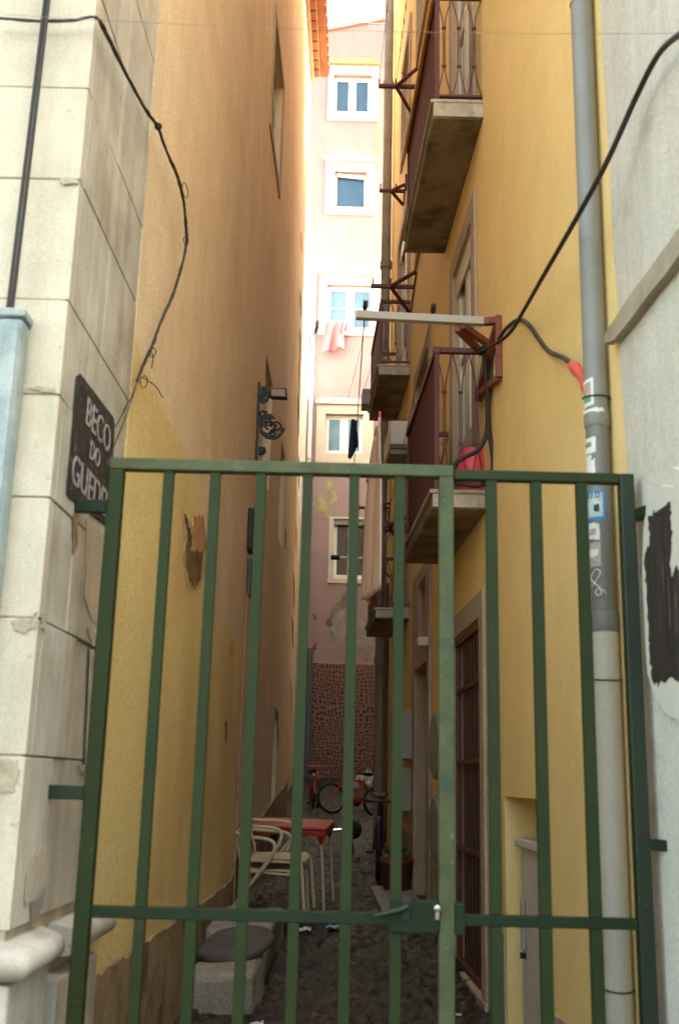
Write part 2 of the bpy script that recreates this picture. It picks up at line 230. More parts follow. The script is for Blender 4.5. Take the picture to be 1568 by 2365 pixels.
# ------------------------------------------------------------------ mesh builder
ORIGIN = {}
class MB:
    def __init__(s, xf=ID): s.v, s.f, s.sm, s.xf = [], [], [], xf
    def add(s, vs, fs, smooth=False, raw=False):
        o = len(s.v); s.v += [Vector(p) if raw else s.xf(p) for p in vs]
        for f in fs: s.f.append([i + o for i in f]); s.sm.append(smooth)
        return s
    def box(s, a, b):
        x0, y0, z0 = a; x1, y1, z1 = b
        return s.add([(x0, y0, z0), (x1, y0, z0), (x1, y1, z0), (x0, y1, z0), (x0, y0, z1), (x1, y0, z1), (x1, y1, z1), (x0, y1, z1)],
                     [(0, 3, 2, 1), (4, 5, 6, 7), (0, 1, 5, 4), (1, 2, 6, 5), (2, 3, 7, 6), (3, 0, 4, 7)])
    def bar(s, p, q, w, h=None, up=(0, 0, 1)):
        h = h or w; p, q = Vector(p), Vector(q); d = (q - p).normalized(); u = Vector(up)
        if abs(d.dot(u)) > .99: u = Vector((0, 1, 0))
        r = d.cross(u).normalized(); u = r.cross(d)
        vs = [c + r * (sx * w / 2) + u * (sy * h / 2) for c in (p, q) for sx, sy in ((-1, -1), (1, -1), (1, 1), (-1, 1))]
        return s.add(vs, [(0, 1, 2, 3), (7, 6, 5, 4), (0, 4, 5, 1), (1, 5, 6, 2), (2, 6, 7, 3), (3, 7, 4, 0)], raw=True)
    def tube(s, pts, r, n=8, closed=False, raw=True):
        P = [Vector(p) if raw else s.xf(p) for p in pts]; m = len(P); rr = r if isinstance(r, (list, tuple)) else [r] * m
        t0 = (P[1] - P[0]).normalized(); nrm = t0.orthogonal().normalized(); vs = []
        for i in range(m):
            a, b = (P[i - 1], P[(i + 1) % m]) if closed else (P[max(i - 1, 0)], P[min(i + 1, m - 1)])
            t = (b - a)
            t = t.normalized() if t.length > 1e-9 else t0
            nrm = (nrm - t * nrm.dot(t)); nrm = nrm.normalized() if nrm.length > 1e-6 else t.orthogonal().normalized()
            bn = t.cross(nrm)
            for k in range(n):
                an = 2 * math.pi * k / n; vs.append(P[i] + (nrm * math.cos(an) + bn * math.sin(an)) * rr[i])
        fs = []
        for i in range(m if closed else m - 1):
            for k in range(n):
                a, b = i * n + k, i * n + (k + 1) % n; c, d = ((i + 1) % m) * n + (k + 1) % n, ((i + 1) % m) * n + k
                fs.append((a, b, c, d))
        s.add(vs, fs, True, True)
        if not closed:
            s.add(vs[:n], [tuple(range(n))[::-1]], False, True); s.add(vs[-n:], [tuple(range(n))], False, True)
        return s
    def lathe(s, prof, c, n=24, axis=None):
        c = Vector(c); ax = Vector(axis or (0, 0, 1)).normalized(); u = ax.orthogonal().normalized(); w = ax.cross(u); m = len(prof)
        vs = [c + ax * z + (u * math.cos(2 * math.pi * k / n) + w * math.sin(2 * math.pi * k / n)) * r for r, z in prof for k in range(n)]
        fs = [(i * n + k, i * n + (k + 1) % n, (i + 1) * n + (k + 1) % n, (i + 1) * n + k) for i in range(m - 1) for k in range(n)]
        s.add(vs, fs, True, True)
        for i, rev in ((0, True), (m - 1, False)):
            if prof[i][0] > 1e-4:
                q = list(range(n)); s.add(vs[i * n:(i + 1) * n], [q[::-1] if rev else q], False, True)
        return s
    def prism(s, poly, d0, d1, order=(0, 1, 2)):
        """poly: list of 2-D points; extruded along the middle builder axis from d0 to d1 (wall: along, out, up)."""
        n = len(poly); vs = [(a, d0, b) for a, b in poly] + [(a, d1, b) for a, b in poly]
        ar = sum(poly[i][0] * poly[(i + 1) % n][1] - poly[(i + 1) % n][0] * poly[i][1] for i in range(n))
        fs = [tuple(range(n)), tuple(range(2 * n - 1, n - 1, -1))] + [(i, n + i, n + (i + 1) % n, (i + 1) % n) for i in range(n)]
        return s.add(vs, fs)
    def grid(s, fn, nu, nv, smooth=True):
        vs = [fn(i / nu, j / nv) for i in range(nu + 1) for j in range(nv + 1)]; w = nv + 1
        return s.add(vs, [(i * w + j, (i + 1) * w + j, (i + 1) * w + j + 1, i * w + j + 1) for i in range(nu) for j in range(nv)], smooth)
    def build(s, name, m, parent=None, bevel=0, solid=0, origin=None, fixn=True):
        o0 = ORIGIN.get(parent.name, Vector()) if parent else (Vector(origin) if origin else None)
        if o0 is None:
            xs = list(zip(*s.v)); o0 = Vector(((min(xs[0]) + max(xs[0])) / 2, (min(xs[1]) + max(xs[1])) / 2, min(xs[2])))
        me = bpy.data.meshes.new(name); me.from_pydata([v - o0 for v in s.v], [], s.f); me.update()
        if fixn:
            import bmesh
            b = bmesh.new(); b.from_mesh(me); bmesh.ops.recalc_face_normals(b, faces=b.faces[:]); b.to_mesh(me); b.free()
        for p, q in zip(me.polygons, s.sm): p.use_smooth = q
        me.materials.append(m)
        o = bpy.data.objects.new(name, me); COL.objects.link(o)
        if parent: o.parent = parent
        else: o.location = o0
        ORIGIN[o.name] = o0.copy()
        if solid:
            md = o.modifiers.new('thick', 'SOLIDIFY'); md.thickness = solid; md.offset = 0
        if bevel:
            md = o.modifiers.new('bevel', 'BEVEL'); md.width = bevel; md.segments = 2; md.limit_method = 'ANGLE'; md.angle_limit = R(40)
        return o
def tag(o, label=None, cat=None, group=None, kind=None):
    for k, v in (('label', label), ('category', cat), ('group', group), ('kind', kind)):
        if v: o[k] = v
    return o
def thing(name, label, cat, loc=(0, 0, 0), group=None):
    o = bpy.data.objects.new(name, None); o.empty_display_size = .1; COL.objects.link(o); o.location = loc
    ORIGIN[o.name] = Vector(loc); return tag(o, label, cat, group)
def text(name, s, size, m, parent, origin, right, up, depth=.002, align='CENTER'):
    """lettering as a real mesh: converted from a font curve."""
    cu = bpy.data.curves.new(name, 'FONT'); cu.body = s; cu.size = size; cu.extrude = depth; cu.align_x = align; cu.align_y = 'CENTER'
    ob = bpy.data.objects.new(name + '_src', cu); COL.objects.link(ob)
    dg = bpy.context.evaluated_depsgraph_get(); me = bpy.data.meshes.new_from_object(ob.evaluated_get(dg)); bpy.data.objects.remove(ob)
    r, u = Vector(right), Vector(up); n = r.normalized().cross(u.normalized()); o = Vector(origin)
    mb = MB(); mb.add([o + r * v.co.x + u * v.co.y + n * v.co.z for v in me.vertices], [tuple(p.vertices) for p in me.polygons], False, True)
    return mb.build(name, m, parent)
def curve(pts, n=8):
    """Catmull-Rom through points"""
    P = [Vector(p) for p in pts]; P = [2 * P[0] - P[1]] + P + [2 * P[-1] - P[-2]]; out = []
    for i in range(1, len(P) - 2):
        a, b, c, d = P[i - 1:i + 3]
        for k in range(n):
            t = k / n; out.append(.5 * ((2 * b) + (c - a) * t + (2 * a - 5 * b + 4 * c - d) * t * t + (3 * b - a - 3 * c + d) * t ** 3))
    out.append(P[-2]); return out
def ragged(pts, amp, n=5, seed=0, closed=True):
    rnd = random.Random(seed); out = []; m = len(pts)
    for i in range(m if closed else m - 1):
        a, b = Vector(pts[i]), Vector(pts[(i + 1) % m])
        for k in range(n):
            p = a.lerp(b, k / n); j = amp if k else amp * .5
            out.append((p.x + rnd.uniform(-j, j), p.y + rnd.uniform(-j, j)))
    if not closed: out.append(tuple(pts[-1]))
    return out

def wall_mesh(xf, s0, s1, z0, z1, openings, depth=.22, thick=.4, maxstep=1.2):
    """a wall face with real openings and reveals, plus a back so light cannot pass."""
    mb = MB(xf)
    S = sorted({s0, s1, *[v for o in openings for v in o[:2] if s0 < v < s1]}); Zs = sorted({z0, z1, *[v for o in openings for v in o[2:4] if z0 < v < z1]})
    for a, b in zip(S, S[1:]):
        for c, d in zip(Zs, Zs[1:]):
            cs, cz = (a + b) / 2, (c + d) / 2
            if any(o[0] < cs < o[1] and o[2] < cz < o[3] for o in openings): continue
            mb.add([(a, 0, c), (b, 0, c), (b, 0, d), (a, 0, d)], [(0, 1, 2, 3)])
    for o in openings:
        a, b, c, d = o[:4]; q = -(o[4] if len(o) > 4 else depth)
        for p in (((a, 0, c), (a, 0, d), (a, q, d), (a, q, c)), ((b, 0, c), (b, q, c), (b, q, d), (b, 0, d)),
                  ((a, 0, d), (b, 0, d), (b, q, d), (a, q, d)), ((a, 0, c), (a, q, c), (b, q, c), (b, 0, c))):
            mb.add(p, [(0, 1, 2, 3)])
    T = -thick
    mb.add([(s0, T, z0), (s1, T, z0), (s1, T, z1), (s0, T, z1), (s0, 0, z0), (s1, 0, z0), (s1, 0, z1), (s0, 0, z1)],
           [(3, 2, 1, 0), (0, 4, 7, 3), (5, 1, 2, 6), (7, 6, 2, 3), (0, 1, 5, 4)])
    return mb

# ================================================================== GROUND
mb = MB()
ys = [-40, -10, 0, 2, 3, 3.7, 5, 7.5, 10, 13, 17, 21, 26, 32, 60]
for a, b in zip(ys, ys[1:]):
    mb.add([(-60, a, gz(a) - .05), (60, a, gz(a) - .05), (60, b, gz(b) - .05), (-60, b, gz(b) - .05)], [(0, 1, 2, 3)])
tag(mb.build('ground', M_base, origin=(0, 0, 0), fixn=False), kind='structure')
mb = MB()
JD = []
def cob(u, v):
    x = -1.35 + 2.7 * u; y = 3.2 + 22.8 * v
    w = .11 * math.sin(x * 3.1 + y * 1.7)
    q = Vector((x * 9.5 + w * 3, y * 9.5 + 2.2 * math.sin(x * 2.4), 0))
    d, pp = noise.voronoi(q)
    h = min((d[1] - d[0]) * 2.6, 1.0); c = pp[0]
    t = noise.cell(c * 3.7); tx = noise.cell(c * 1.9 + Vector((9, 0, 0))); ty = noise.cell(c * 2.3 + Vector((0, 5, 3)))
    JD.append(.32 + .5 * min(1, h * 1.6) * (.55 + .9 * abs(t)) + .18 * h)
    hh = h ** .5 * .040 + t * .012 + ((q.x - c.x) * tx + (q.y - c.y) * ty) * .022
    return (x, y, gz(y) - .035 + hh + .03 * noise.noise(Vector((x * .9, y * .6, 0))))
mb.grid(cob, 110, 860)
pav = tag(mb.build('alley_paving', M_cobble, origin=(0, 3.2, 0), fixn=False), kind='structure')
ca = pav.data.color_attributes.new('joint_dirt', 'FLOAT_COLOR', 'POINT')
for i_, v_ in enumerate(JD): ca.data[i_].color = (v_, v_, v_, 1)

# ================================================================== LEFT STONE CORNER BUILDING
TH = thing('corner_building', 'pale limestone ashlar corner building carrying the black street plaque and hanging cables', 'building', (-.93, 3.3, 0))
mb = MB()
# core of mortar, slightly back from the block faces
mb.box((-6, 3.306, 0), (-.944, 4.30, 7.2)); mb.box((-6, 4.30, 0), (-1.05, 6, 7.2))
mb.build('mortar', M_mortar, TH)
zc = [1.0, 1.50, 1.92, 2.31, 2.66, 3.0, 3.455, 3.82, 4.25, 4.66, 5.1, 5.6, 6.1, 6.6, 7.2]
def Lx(y): return AL + BL * y
front, side, jamb = MB(), MB(), MB()
rnd = random.Random(3)
for i, (a, b) in enumerate(zip(zc, zc[1:])):
    g = .0028
    # corner block with return, front runs of blocks
    fx = [-.93, -1.45 - .25 * (i % 2), -2.3 - .2 * (i % 2), -3.3, -4.4, -6]
    for k in range(5):
        j = rnd.uniform(-.003, .003)
        front.box((fx[k + 1] + g, 3.3 + j, a + g), ((-.9305 if k == 0 else fx[k] - g), 3.36, b - g))
    sy = 3.68 if b < 2.4 else 4.29
    j = rnd.uniform(-.002, .002)
    yc = 3.62 + .16 * (i % 2)
    side.add([(Lx(3.362) + j, 3.362, a + g), (Lx(yc) + j, yc - g, a + g), (Lx(yc) + j, yc - g, b - g), (Lx(3.362) + j, 3.362, b - g),
              (-.965, 3.362, a + g), (-.965, yc - g, a + g), (-.965, yc - g, b - g), (-.965, 3.362, b - g)],
             [(0, 1, 2, 3), (7, 6, 5, 4), (0, 4, 5, 1), (3, 2, 6, 7), (1, 5, 6, 2), (0, 3, 7, 4)])
    j = rnd.uniform(-.002, .002) - (.012 if b < 2.0 else 0)
    e = 4.29 + rnd.uniform(-.02, .02)
    jamb.add([(Lx(yc) + j, yc + g, a + g), (Lx(e) + j, e, a + g), (Lx(e) + j, e, b - g), (Lx(yc) + j, yc + g, b - g),
              (-.965, yc + g, a + g), (-.965, e, a + g), (-.965, e, b - g), (-.965, yc + g, b - g)],
             [(0, 1, 2, 3), (7, 6, 5, 4), (0, 4, 5, 1), (3, 2, 6, 7), (1, 5, 6, 2), (0, 3, 7, 4)])
front.build('wall', M_stone, TH, bevel=.004)
side.build('pilaster', M_stoneshade, TH, bevel=.003)
jamb.build('jamb', M_stoneshade, TH, bevel=.003)
# plinth below and rolled mouldings that wrap the corner
mb = MB(); mb.box((-6, 3.262, 0), (-.905, 3.70, .86)); mb.build('plinth', M_stoneshade, TH, bevel=.012)
mb = MB(); mb.box((-1.2, 3.72, 0), (-.875, 4.33, .80)); mb.build('plinth', M_stoneshade, TH, bevel=.012)
def roll(path, prof, name):
    mb = MB(); n = len(prof); P = [Vector((x, y, 0)) for x, y in path]; vs = []
    for i, p in enumerate(P):
        a = (P[i] - P[i - 1]).normalized() if i else (P[1] - P[0]).normalized(); b = (P[i + 1] - P[i]).normalized() if i < len(P) - 1 else a
        na, nb = Vector((a.y, -a.x, 0)), Vector((b.y, -b.x, 0)); m_ = (na + nb); m_ = m_ / max(m_.dot(na), .3)
        vs += [p + m_ * o + Vector((0, 0, z)) for o, z in prof]
    fs = [(i * n + k, (i + 1) * n + k, (i + 1) * n + (k + 1) % n, i * n + (k + 1) % n) for i in range(len(P) - 1) for k in range(n)]
    mb.add(vs, fs, True, True); mb.add(vs[:n], [tuple(range(n))], False, True); mb.add(vs[-n:], [tuple(range(n))[::-1]], False, True)
    return mb.build(name, M_stoneshade, TH)
def rollprof(r, zc_, out):
    return [(-.04, zc_ - r)] + [(out + r * math.sin(math.pi * k / 12), zc_ - r * math.cos(math.pi * k / 12)) for k in range(13)] + [(.0, zc_ + r + .012), (-.04, zc_ + r + .012)]
    return [(-.04, zc_ - r), (out, zc_ - r)] + [(out + r * math.sin(math.pi * k / 9), zc_ - r * math.cos(math.pi * k / 9)) for k in range(1, 9)] + [(out, zc_ + r), (out * .5, zc_ + r + .015), (-.005, zc_ + r + .06), (-.04, zc_ + r + .06)]
roll([(-6, 3.30), (-.93, 3.30), (-.928, 3.66)], rollprof(.045, .915, .035), 'base_moulding')
roll([(-.925, 3.80), (-.91, 4.36)], rollprof(.045, .905, .045), 'base_moulding')

# old mortar repairs, chips and weather stains
def chip(pts, seed, m, d=.004, side=True, nm='mortar_patch', amp=.01):
    if side: MB(LW).prism(ragged([onL(x, y, .004) for x, y in pts], amp, 6, seed), .0035, d + .0035).build(nm, m, TH)
    else: MB().prism(ragged([(at(x, y, 3.297).x, at(x, y, 3.297).z) for x, y in pts], amp, 6, seed), 3.2925, 3.297).build(nm, m, TH)
chip([(30, 1432), (70, 1428), (88, 1412), (86, 1448), (60, 1462), (35, 1455)], 201, M_mortar, side=False, amp=.006)
chip([(98, 1415), (108, 1418), (106, 1450), (96, 1448)], 202, M_mortar, amp=.006)
chip([(-20, 1758), (40, 1752), (48, 1790), (30, 1830), (-20, 1838)], 203, M_mortar, side=False, amp=.006)
chip([(200, 1448), (225, 1462), (226, 1500), (212, 1490)], 204, M_mortar, amp=.006); chip([(178, 1765), (212, 1768), (210, 1785), (190, 1784)], 205, M_mortar, amp=.006)
chip([(210, 1500), (220, 1505), (206, 1765), (198, 1762)], 206, M_mortar, amp=.003)
chip([(64, 2010), (96, 1950), (112, 1960), (98, 2000), (72, 2080), (60, 2100)], 207, M_stainbrown, .002, nm='weather_stain', amp=.012); chip([(72, 2090), (100, 2060), (104, 2040), (98, 2100), (74, 2125)], 208, M_staingrey, .0025, nm='weather_stain', amp=.01)
chip([(200, 1190), (240, 1230), (236, 1420), (212, 1430), (196, 1380)], 209, M_stainbrown, .002, nm='weather_stain', amp=.02)
chip([(140, 415), (162, 412), (183, 418), (181, 426), (165, 424), (150, 427)], 221, M_mortar, side=False, amp=.003)
chip([(60, 897), (100, 893), (128, 899), (126, 908), (95, 904)], 222, M_mortar, side=False, amp=.003)
# plaque with painted lettering
pl = [(3.46, 2.37), (3.50, 2.362), (4.06, 2.395), (4.085, 2.42), (4.05, 2.81), (4.02, 2.835), (3.50, 2.815), (3.463, 2.79)]
SG = thing('street_sign', 'black scratched street name plaque with white letters on the stone jamb', 'street sign', LW((3.77, 0, 2.37)))
MB(LW).prism(pl, .002, .007).build('plaque', M_plaque, SG, bevel=.002)
def sgtext(s, size, y, z): text('lettering', s, size, M_letter, SG, LW((y, .0085, z)), (BL, 1, 0), (0, 0, 1), .0012)
sgtext('BECO', .15, 3.80, 2.715); sgtext('DO', .10, 3.78, 2.60); sgtext('GUEDES', .155, 3.775, 2.465)
rnd = random.Random(5)
for k in range(0):
    s_ = rnd.uniform(3.60, 4.02); z_ = rnd.choice([2.46, 2.715]); pts = []
    for q in range(rnd.randint(3, 6)): pts.append(LW((s_ + q * .012 + rnd.uniform(-.01, .01), .0075, z_ + (.075 if q % 2 else -.075) * rnd.uniform(.3, 1))))
    MB().tube(curve(pts, 4), .0028, 5).build('scratch', M_letter, SG)

# conduit channel and the two black cables above it
CH = thing('cable_conduit', 'pale blue grey metal cable channel fixed on the stone front', 'conduit', (-1.27, 3.2, .9))
zt = at(30, 722, 3.22).z; xl = at(-20, 900, 3.22).x; xr = at(40, 900, 3.22).x
mb = MB(); mb.box((xl, 3.21, .93), (xr, 3.295, zt - .02)); mb.build('channel', M_bluegrey, CH, bevel=.016)
mb = MB(); mb.box((xl + .03, 3.198, .95), (xl + .075, 3.208, zt - .05)); mb.build('rib', M_bluegrey, CH, bevel=.004)
mb = MB(); mb.box((xl - .006, 3.203, zt - .018), (xr + .006, 3.297, zt + .012)); mb.build('cap', M_bluegrey, CH, bevel=.006)
xm = at(24, 712, 3.23).x
mb = MB()
for dx, ph in ((-.006, 0), (.006, 1.5)):
    pts = [(xm + dx + .003 * math.sin(z_ * 1.3 + ph) + .009 * (z_ - zt), 3.235 + .006 * math.sin(z_ * 2 + ph), z_) for z_ in [zt - .04 + k * .2 for k in range(24)]]
    mb.tube(pts, .0068)
tag(mb.build('power_cable', M_cable), 'pair of straight black cables dropping into the blue grey channel', 'cable')

# twisted cable bundle looping from the stone front onto the plaster
ctrl = [at(-60, 42, 3.22), at(0, 42, 3.24), at(90, 48, 3.245), at(170, 47, 3.245), at(222, 41, 3.25)]
for (x, y, of) in [(250, 85, .035), (300, 185, .04), (340, 258, .045), (363, 291, .05), (386, 351, .055), (411, 408, .06), (425, 466, .065), (429, 516, .07), (431, 556, .07), (423, 605, .07), (401, 679, .065), (371, 746, .055), (351, 800, .045), (334, 837, .035), (318, 880, .03)]:
    s_, z_ = onL(x, y, of); ctrl.append(LW((s_, of, z_)))
CB = thing('cable_bundle', 'twisted bundle of thin black cables sagging from stone onto the ochre plaster', 'cable', ctrl[-1])
path = curve(ctrl, 12)
mb = MB()
for k in range(4):
    ph = k * math.pi / 2; pts = []
    for i, p in enumerate(path):
        a = i * .32 + ph; rr = .0048 + .002 * math.sin(i * .21 + k)
        pts.append(p + Vector((rr * math.cos(a), .3 * rr * math.sin(a), rr * math.sin(a))))
    mb.tube(pts, .0028 + .0009 * (k % 2), 6)
mb.build('strand', M_cable, CB)
mb = MB()
c0 = LW((onL(366, 292, .05)[0], .05, onL(366, 292, .05)[1]))
for k in range(7):
    ax = Vector((random.uniform(-1, 1), random.uniform(-1, 1), random.uniform(-1, 1))).normalized(); u = ax.orthogonal().normalized(); w = ax.cross(u)
    mb.tube([c0 + (u * math.cos(t) + w * math.sin(t)) * .014 for t in [2 * math.pi * q / 12 for q in range(12)]], .004, 6, True)
mb.build('knot', M_cable, CB)
def loopring(x, y, rx, rz, of=.07, tail=None):
    mb = MB(); s_, z_ = onL(x, y, of)
    mb.tube([LW((s_ + rx * math.cos(t), of + .01 * math.sin(t), z_ + rz * math.sin(t))) for t in [2 * math.pi * q / 16 for q in range(16)]], .0022, 6, True)
    if tail:
        t0, t1 = onL(*tail[0], of), onL(*tail[1], of); mb.tube(curve([LW((t0[0], of, t0[1])), LW(((t0[0] + t1[0]) / 2, of + .01, (t0[1] + t1[1]) / 2 + .01)), LW((t1[0], of, t1[1]))], 4), .0025, 6)
    mb.build('tie', M_cable, CB)
loopring(428, 440, .07, .014); loopring(430, 555, .04, .012); loopring(354, 815, .035, .016, .045, ((346, 805), (351, 850)))
loopring(333, 882, .05, .022, .04, ((330, 872), (376, 918)))
mb = MB()
for e in ((268, 985), (245, 1075), (285, 950)):
    a, b = onL(318, 882, .03), onL(*e, .012); mb.tube(curve([LW((a[0], .03, a[1])), LW(((a[0] + b[0]) / 2, .03, (a[1] + b[1]) / 2 + .01)), LW((b[0], .012, b[1]))], 5), .0025, 6)
mb.build('loose_end', M_cable, CB)

# ================================================================== LEFT OCHRE BUILDING
LB = thing('ochre_building', 'tall ochre plastered house with stained wall and red tiled eave along the alley', 'building', LW((4.3, 0, 0)))
LEND = 15.85
l_open = [(9.55, 10.7, 7.95, 9.2, .12), (10.15, 11.05, 4.45, 5.66, .12), (12.5, 13.2, 4.3, 5.5, .12), (13.0, 13.6, .9, 2.3, .15)]
wall_mesh(LW, 4.31, LEND, 0, 13.05, l_open, thick=.5).build('wall', M_ochrewall, LB)
def lwin(a, b, c, d, leafmat, glassmat):
    f = MB(LW)
    for q in ((a, a + .05, c, d), (b - .05, b, c, d), (a + .052, b - .052, d - .05, d), (a + .052, b - .052, c, c + .05)): f.box((q[0], -.118, q[2]), (q[1], -.06, q[3]))
    f = f.build('window', M_creamdoor, LB)
    MB(LW).box((a + .05, -.112, c + .05), (b - .05, -.10, d - .05)).build('pane', glassmat, f)
    return f
w = lwin(9.55, 10.7, 7.95, 9.2, M_creamdoor, M_dark)
MB(LW).box((9.62, -.095, 7.97), (10.1, -.02, 8.45)).build('shutter', M_shgreen, w)
mb = MB(LW)
for (a, b, c, d) in ((9.42, 9.548, 7.85, 9.3), (10.702, 10.84, 7.85, 9.3), (9.55, 10.70, 9.202, 9.3), (9.55, 10.70, 7.85, 7.948)): mb.box((a, -.05, c), (b, .015, d))
mb.build('window_trim', M_surround, LB)
lwin(10.15, 11.05, 4.45, 5.66, M_dark, M_dark); lwin(12.5, 13.2, 4.3, 5.5, M_dark, M_dark)
MB(LW).box((13.02, -.148, .9), (13.58, -.1, 2.28)).build('door', M_doorback, LB)
MB(LW).box((13.18, -.099, 1.45), (13.42, -.09, 2.2)).build('paper_notice', M_litter, LB)
# far pale strip by the lit corner, peeling

# fallen plaster
def patch(pts, mt, d, seed, amp=.015, name='plaster_patch', fn=onL, xf=LW, parent=LB, n=5):
    return MB(xf).prism(ragged([fn(x, y) for x, y in pts], amp, n, seed), .001, d).build(name, mt, parent)
patch([(424, 1182), (436, 1206), (446, 1228), (446, 1262), (476, 1250), (472, 1330), (454, 1372), (432, 1356), (424, 1290), (428, 1250), (421, 1205)], M_edge, .003, 13, .03, 'plaster_edge', n=9)
patch([(428, 1192), (433, 1212), (441, 1235), (440, 1275), (470, 1265), (463, 1330), (450, 1358), (437, 1345), (430, 1290), (433, 1250), (426, 1205)], M_peelbrown, .006, 11, .03, n=9)
patch([(452, 1190), (470, 1200), (478, 1262), (452, 1270), (443, 1240), (446, 1210)], M_pinkchip, .005, 12, .03, n=8)
for k, (x, y, w_, h_) in enumerate([(696, 560, 1.2, 26), (694, 700, 1.4, 30), (693, 800, 1.3, 40), (691, 860, 1.3, 35), (689, 960, 1.5, 50), (690, 1090, 1.4, 40), (684, 1240, 1.6, 40), (679, 1370, 1.6, 50), (676, 1460, 1.6, 40), (672, 1610, 1.6, 40), (640, 1655, 2.5, 16), (641, 1700, 1.5, 30), (534, 1500, 2.5, 9), (522, 1690, 1.5, 24), (660, 1245, 1.2, 26)]):
    patch([(x - w_, y - h_), (x + w_, y - h_ * .5), (x + w_ * .4, y + h_), (x - w_ * .8, y + h_ * .4)], M_peelbrown if k % 3 else M_pinkchip, .005, 20 + k, .03)
# pinkish conduit strip and a broken meter recess
mb = MB(LW); mb.box((9.16, .001, .25), (9.20, .03, 3.35)); mb.build('wall_strip', M_strip, LB, bevel=.008)
mb = MB(LW); mb.box((9.12, .001, 3.40), (9.36, .05, 3.78)); mb.build('junction_box', M_lampiron, LB, bevel=.01)
mb = MB(LW); mb.box((9.16, .001, 3.0), (9.34, .04, 3.34)); mb.build('junction_box', M_pipeblue, LB, bevel=.01)
# rough plinth band
top = ragged([(4.34, .70), (5.4, .68), (6.7, .665), (7.6, .65), (9.0, .655)], .012, 14, 31, False) + ragged([(9.3, .80), (12.2, 1.12), (15.8, 1.42)], .012, 12, 32, False)
MB(LW).prism([(4.34, 0)] + top + [(15.8, .3)], .004, .020).build('plinth_band', M_plinthL, LB)
# eave: brick course, tiles
mb = MB(LW); ev = MB(LW)
mb.box((5, -.3, 13.06), (LEND + .02, .06, 13.12)); mb.build('eave_mortar', M_tilemortar, LB)
n = 46
bk = MB(LW)
for k in range(n):
    a = 5 + (LEND - 5) * k / n; b = 5 + (LEND - 5) * (k + 1) / n - .045
    bk.box((a, -.2, 13.122), (b, .14, 13.16))
bk.build('eave_brick', M_tile, LB)
mb = MB(LW); mb.box((5, -.3, 13.162), (LEND + .02, .16, 13.20)); mb.build('eave_mortar', M_tilemortar, LB)
tl = MB(LW)
for k in range(n):
    a = 5 + (LEND - 5) * (k + .5) / n; r_ = (LEND - 5) / n * .55
    for z_, o1 in ((13.215, .31),):
        ring = []
        for (o, zz) in ((o1, z_), (-2.2, z_ + .75)):
            ring.append([(a + r_ * math.cos(t), o, zz + r_ * .8 * math.sin(t)) for t in [math.pi * q / 8 for q in range(9)]])
        vs = ring[0] + ring[1] + [(p[0], p[1], p[2] + .018) for p in ring[0]] + [(p[0], p[1], p[2] + .018) for p in ring[1]]
        fs = [(q, q + 1, 9 + q + 1, 9 + q) for q in range(8)] + [(18 + q, 27 + q, 27 + q + 1, 18 + q + 1) for q in range(8)] + [(q, 18 + q, 18 + q + 1, q + 1) for q in range(8)]
        tl.add(vs, fs, True)
tl.prism([(5, 13.205), (5, 13.212), (LEND + .05, 13.212), (LEND + .05, 13.205)], -.2, .29)
tl.add([(5, .29, 13.214), (LEND + .05, .29, 13.214), (LEND + .05, -2.3, 13.98), (5, -2.3, 13.98)], [(0, 1, 2, 3)])
tl.build('roof', M_tile, LB)
MB(LW).box((LEND - .02, -5, 0), (LEND, -.5, 13)).build('end_wall', M_ochre, LB)

# ================================================================== BACK PINK BUILDING
BB = thing('pink_building', 'tall pale pink house closing the alley with five windows and dotted mural below', 'building', (0, 26, 1.4))
def bx(x, y, o=0): p = at(x, y, 26 - o); return (p.x, p.z)
def rect(x0, y0, x1, y1):
    a, b = bx(x0, (y0 + y1) / 2), bx(x1, (y0 + y1) / 2); c = bx((x0 + x1) / 2, y1)[1]; d = bx((x0 + x1) / 2, y0)[1]
    return (a[0], b[0], c, d)
W1, W2, W3, W4, W5 = rect(770, 174, 857, 260), rect(773, 397, 846, 480), rect(755, 659, 862, 762), rect(751, 957, 838, 1049), rect(769, 1200, 858, 1338)
wall_mesh(BK, -8, 8, 1.2, 21.2, [W1, W2, W3, W4, W5], depth=.2, thick=.5).build('wall', M_pink, BB)
mb = MB(BK); mb.prism([(-8, 21.2), (8, 21.2), (8, 24.2), (1.22, 22.62), (-.69, 22.16), (-8, 20.4 + .9)], -.5, 0); mb.build('gable', M_pink, BB)
mb = MB(BK); mb.prism([(-8, 21.3), (-.69, 22.165), (1.22, 22.625), (8, 24.25), (8, 24.31), (1.22, 22.68), (-.69, 22.215), (-8, 21.36)], -.5, .05); mb.build('roof_verge', M_tile, BB)
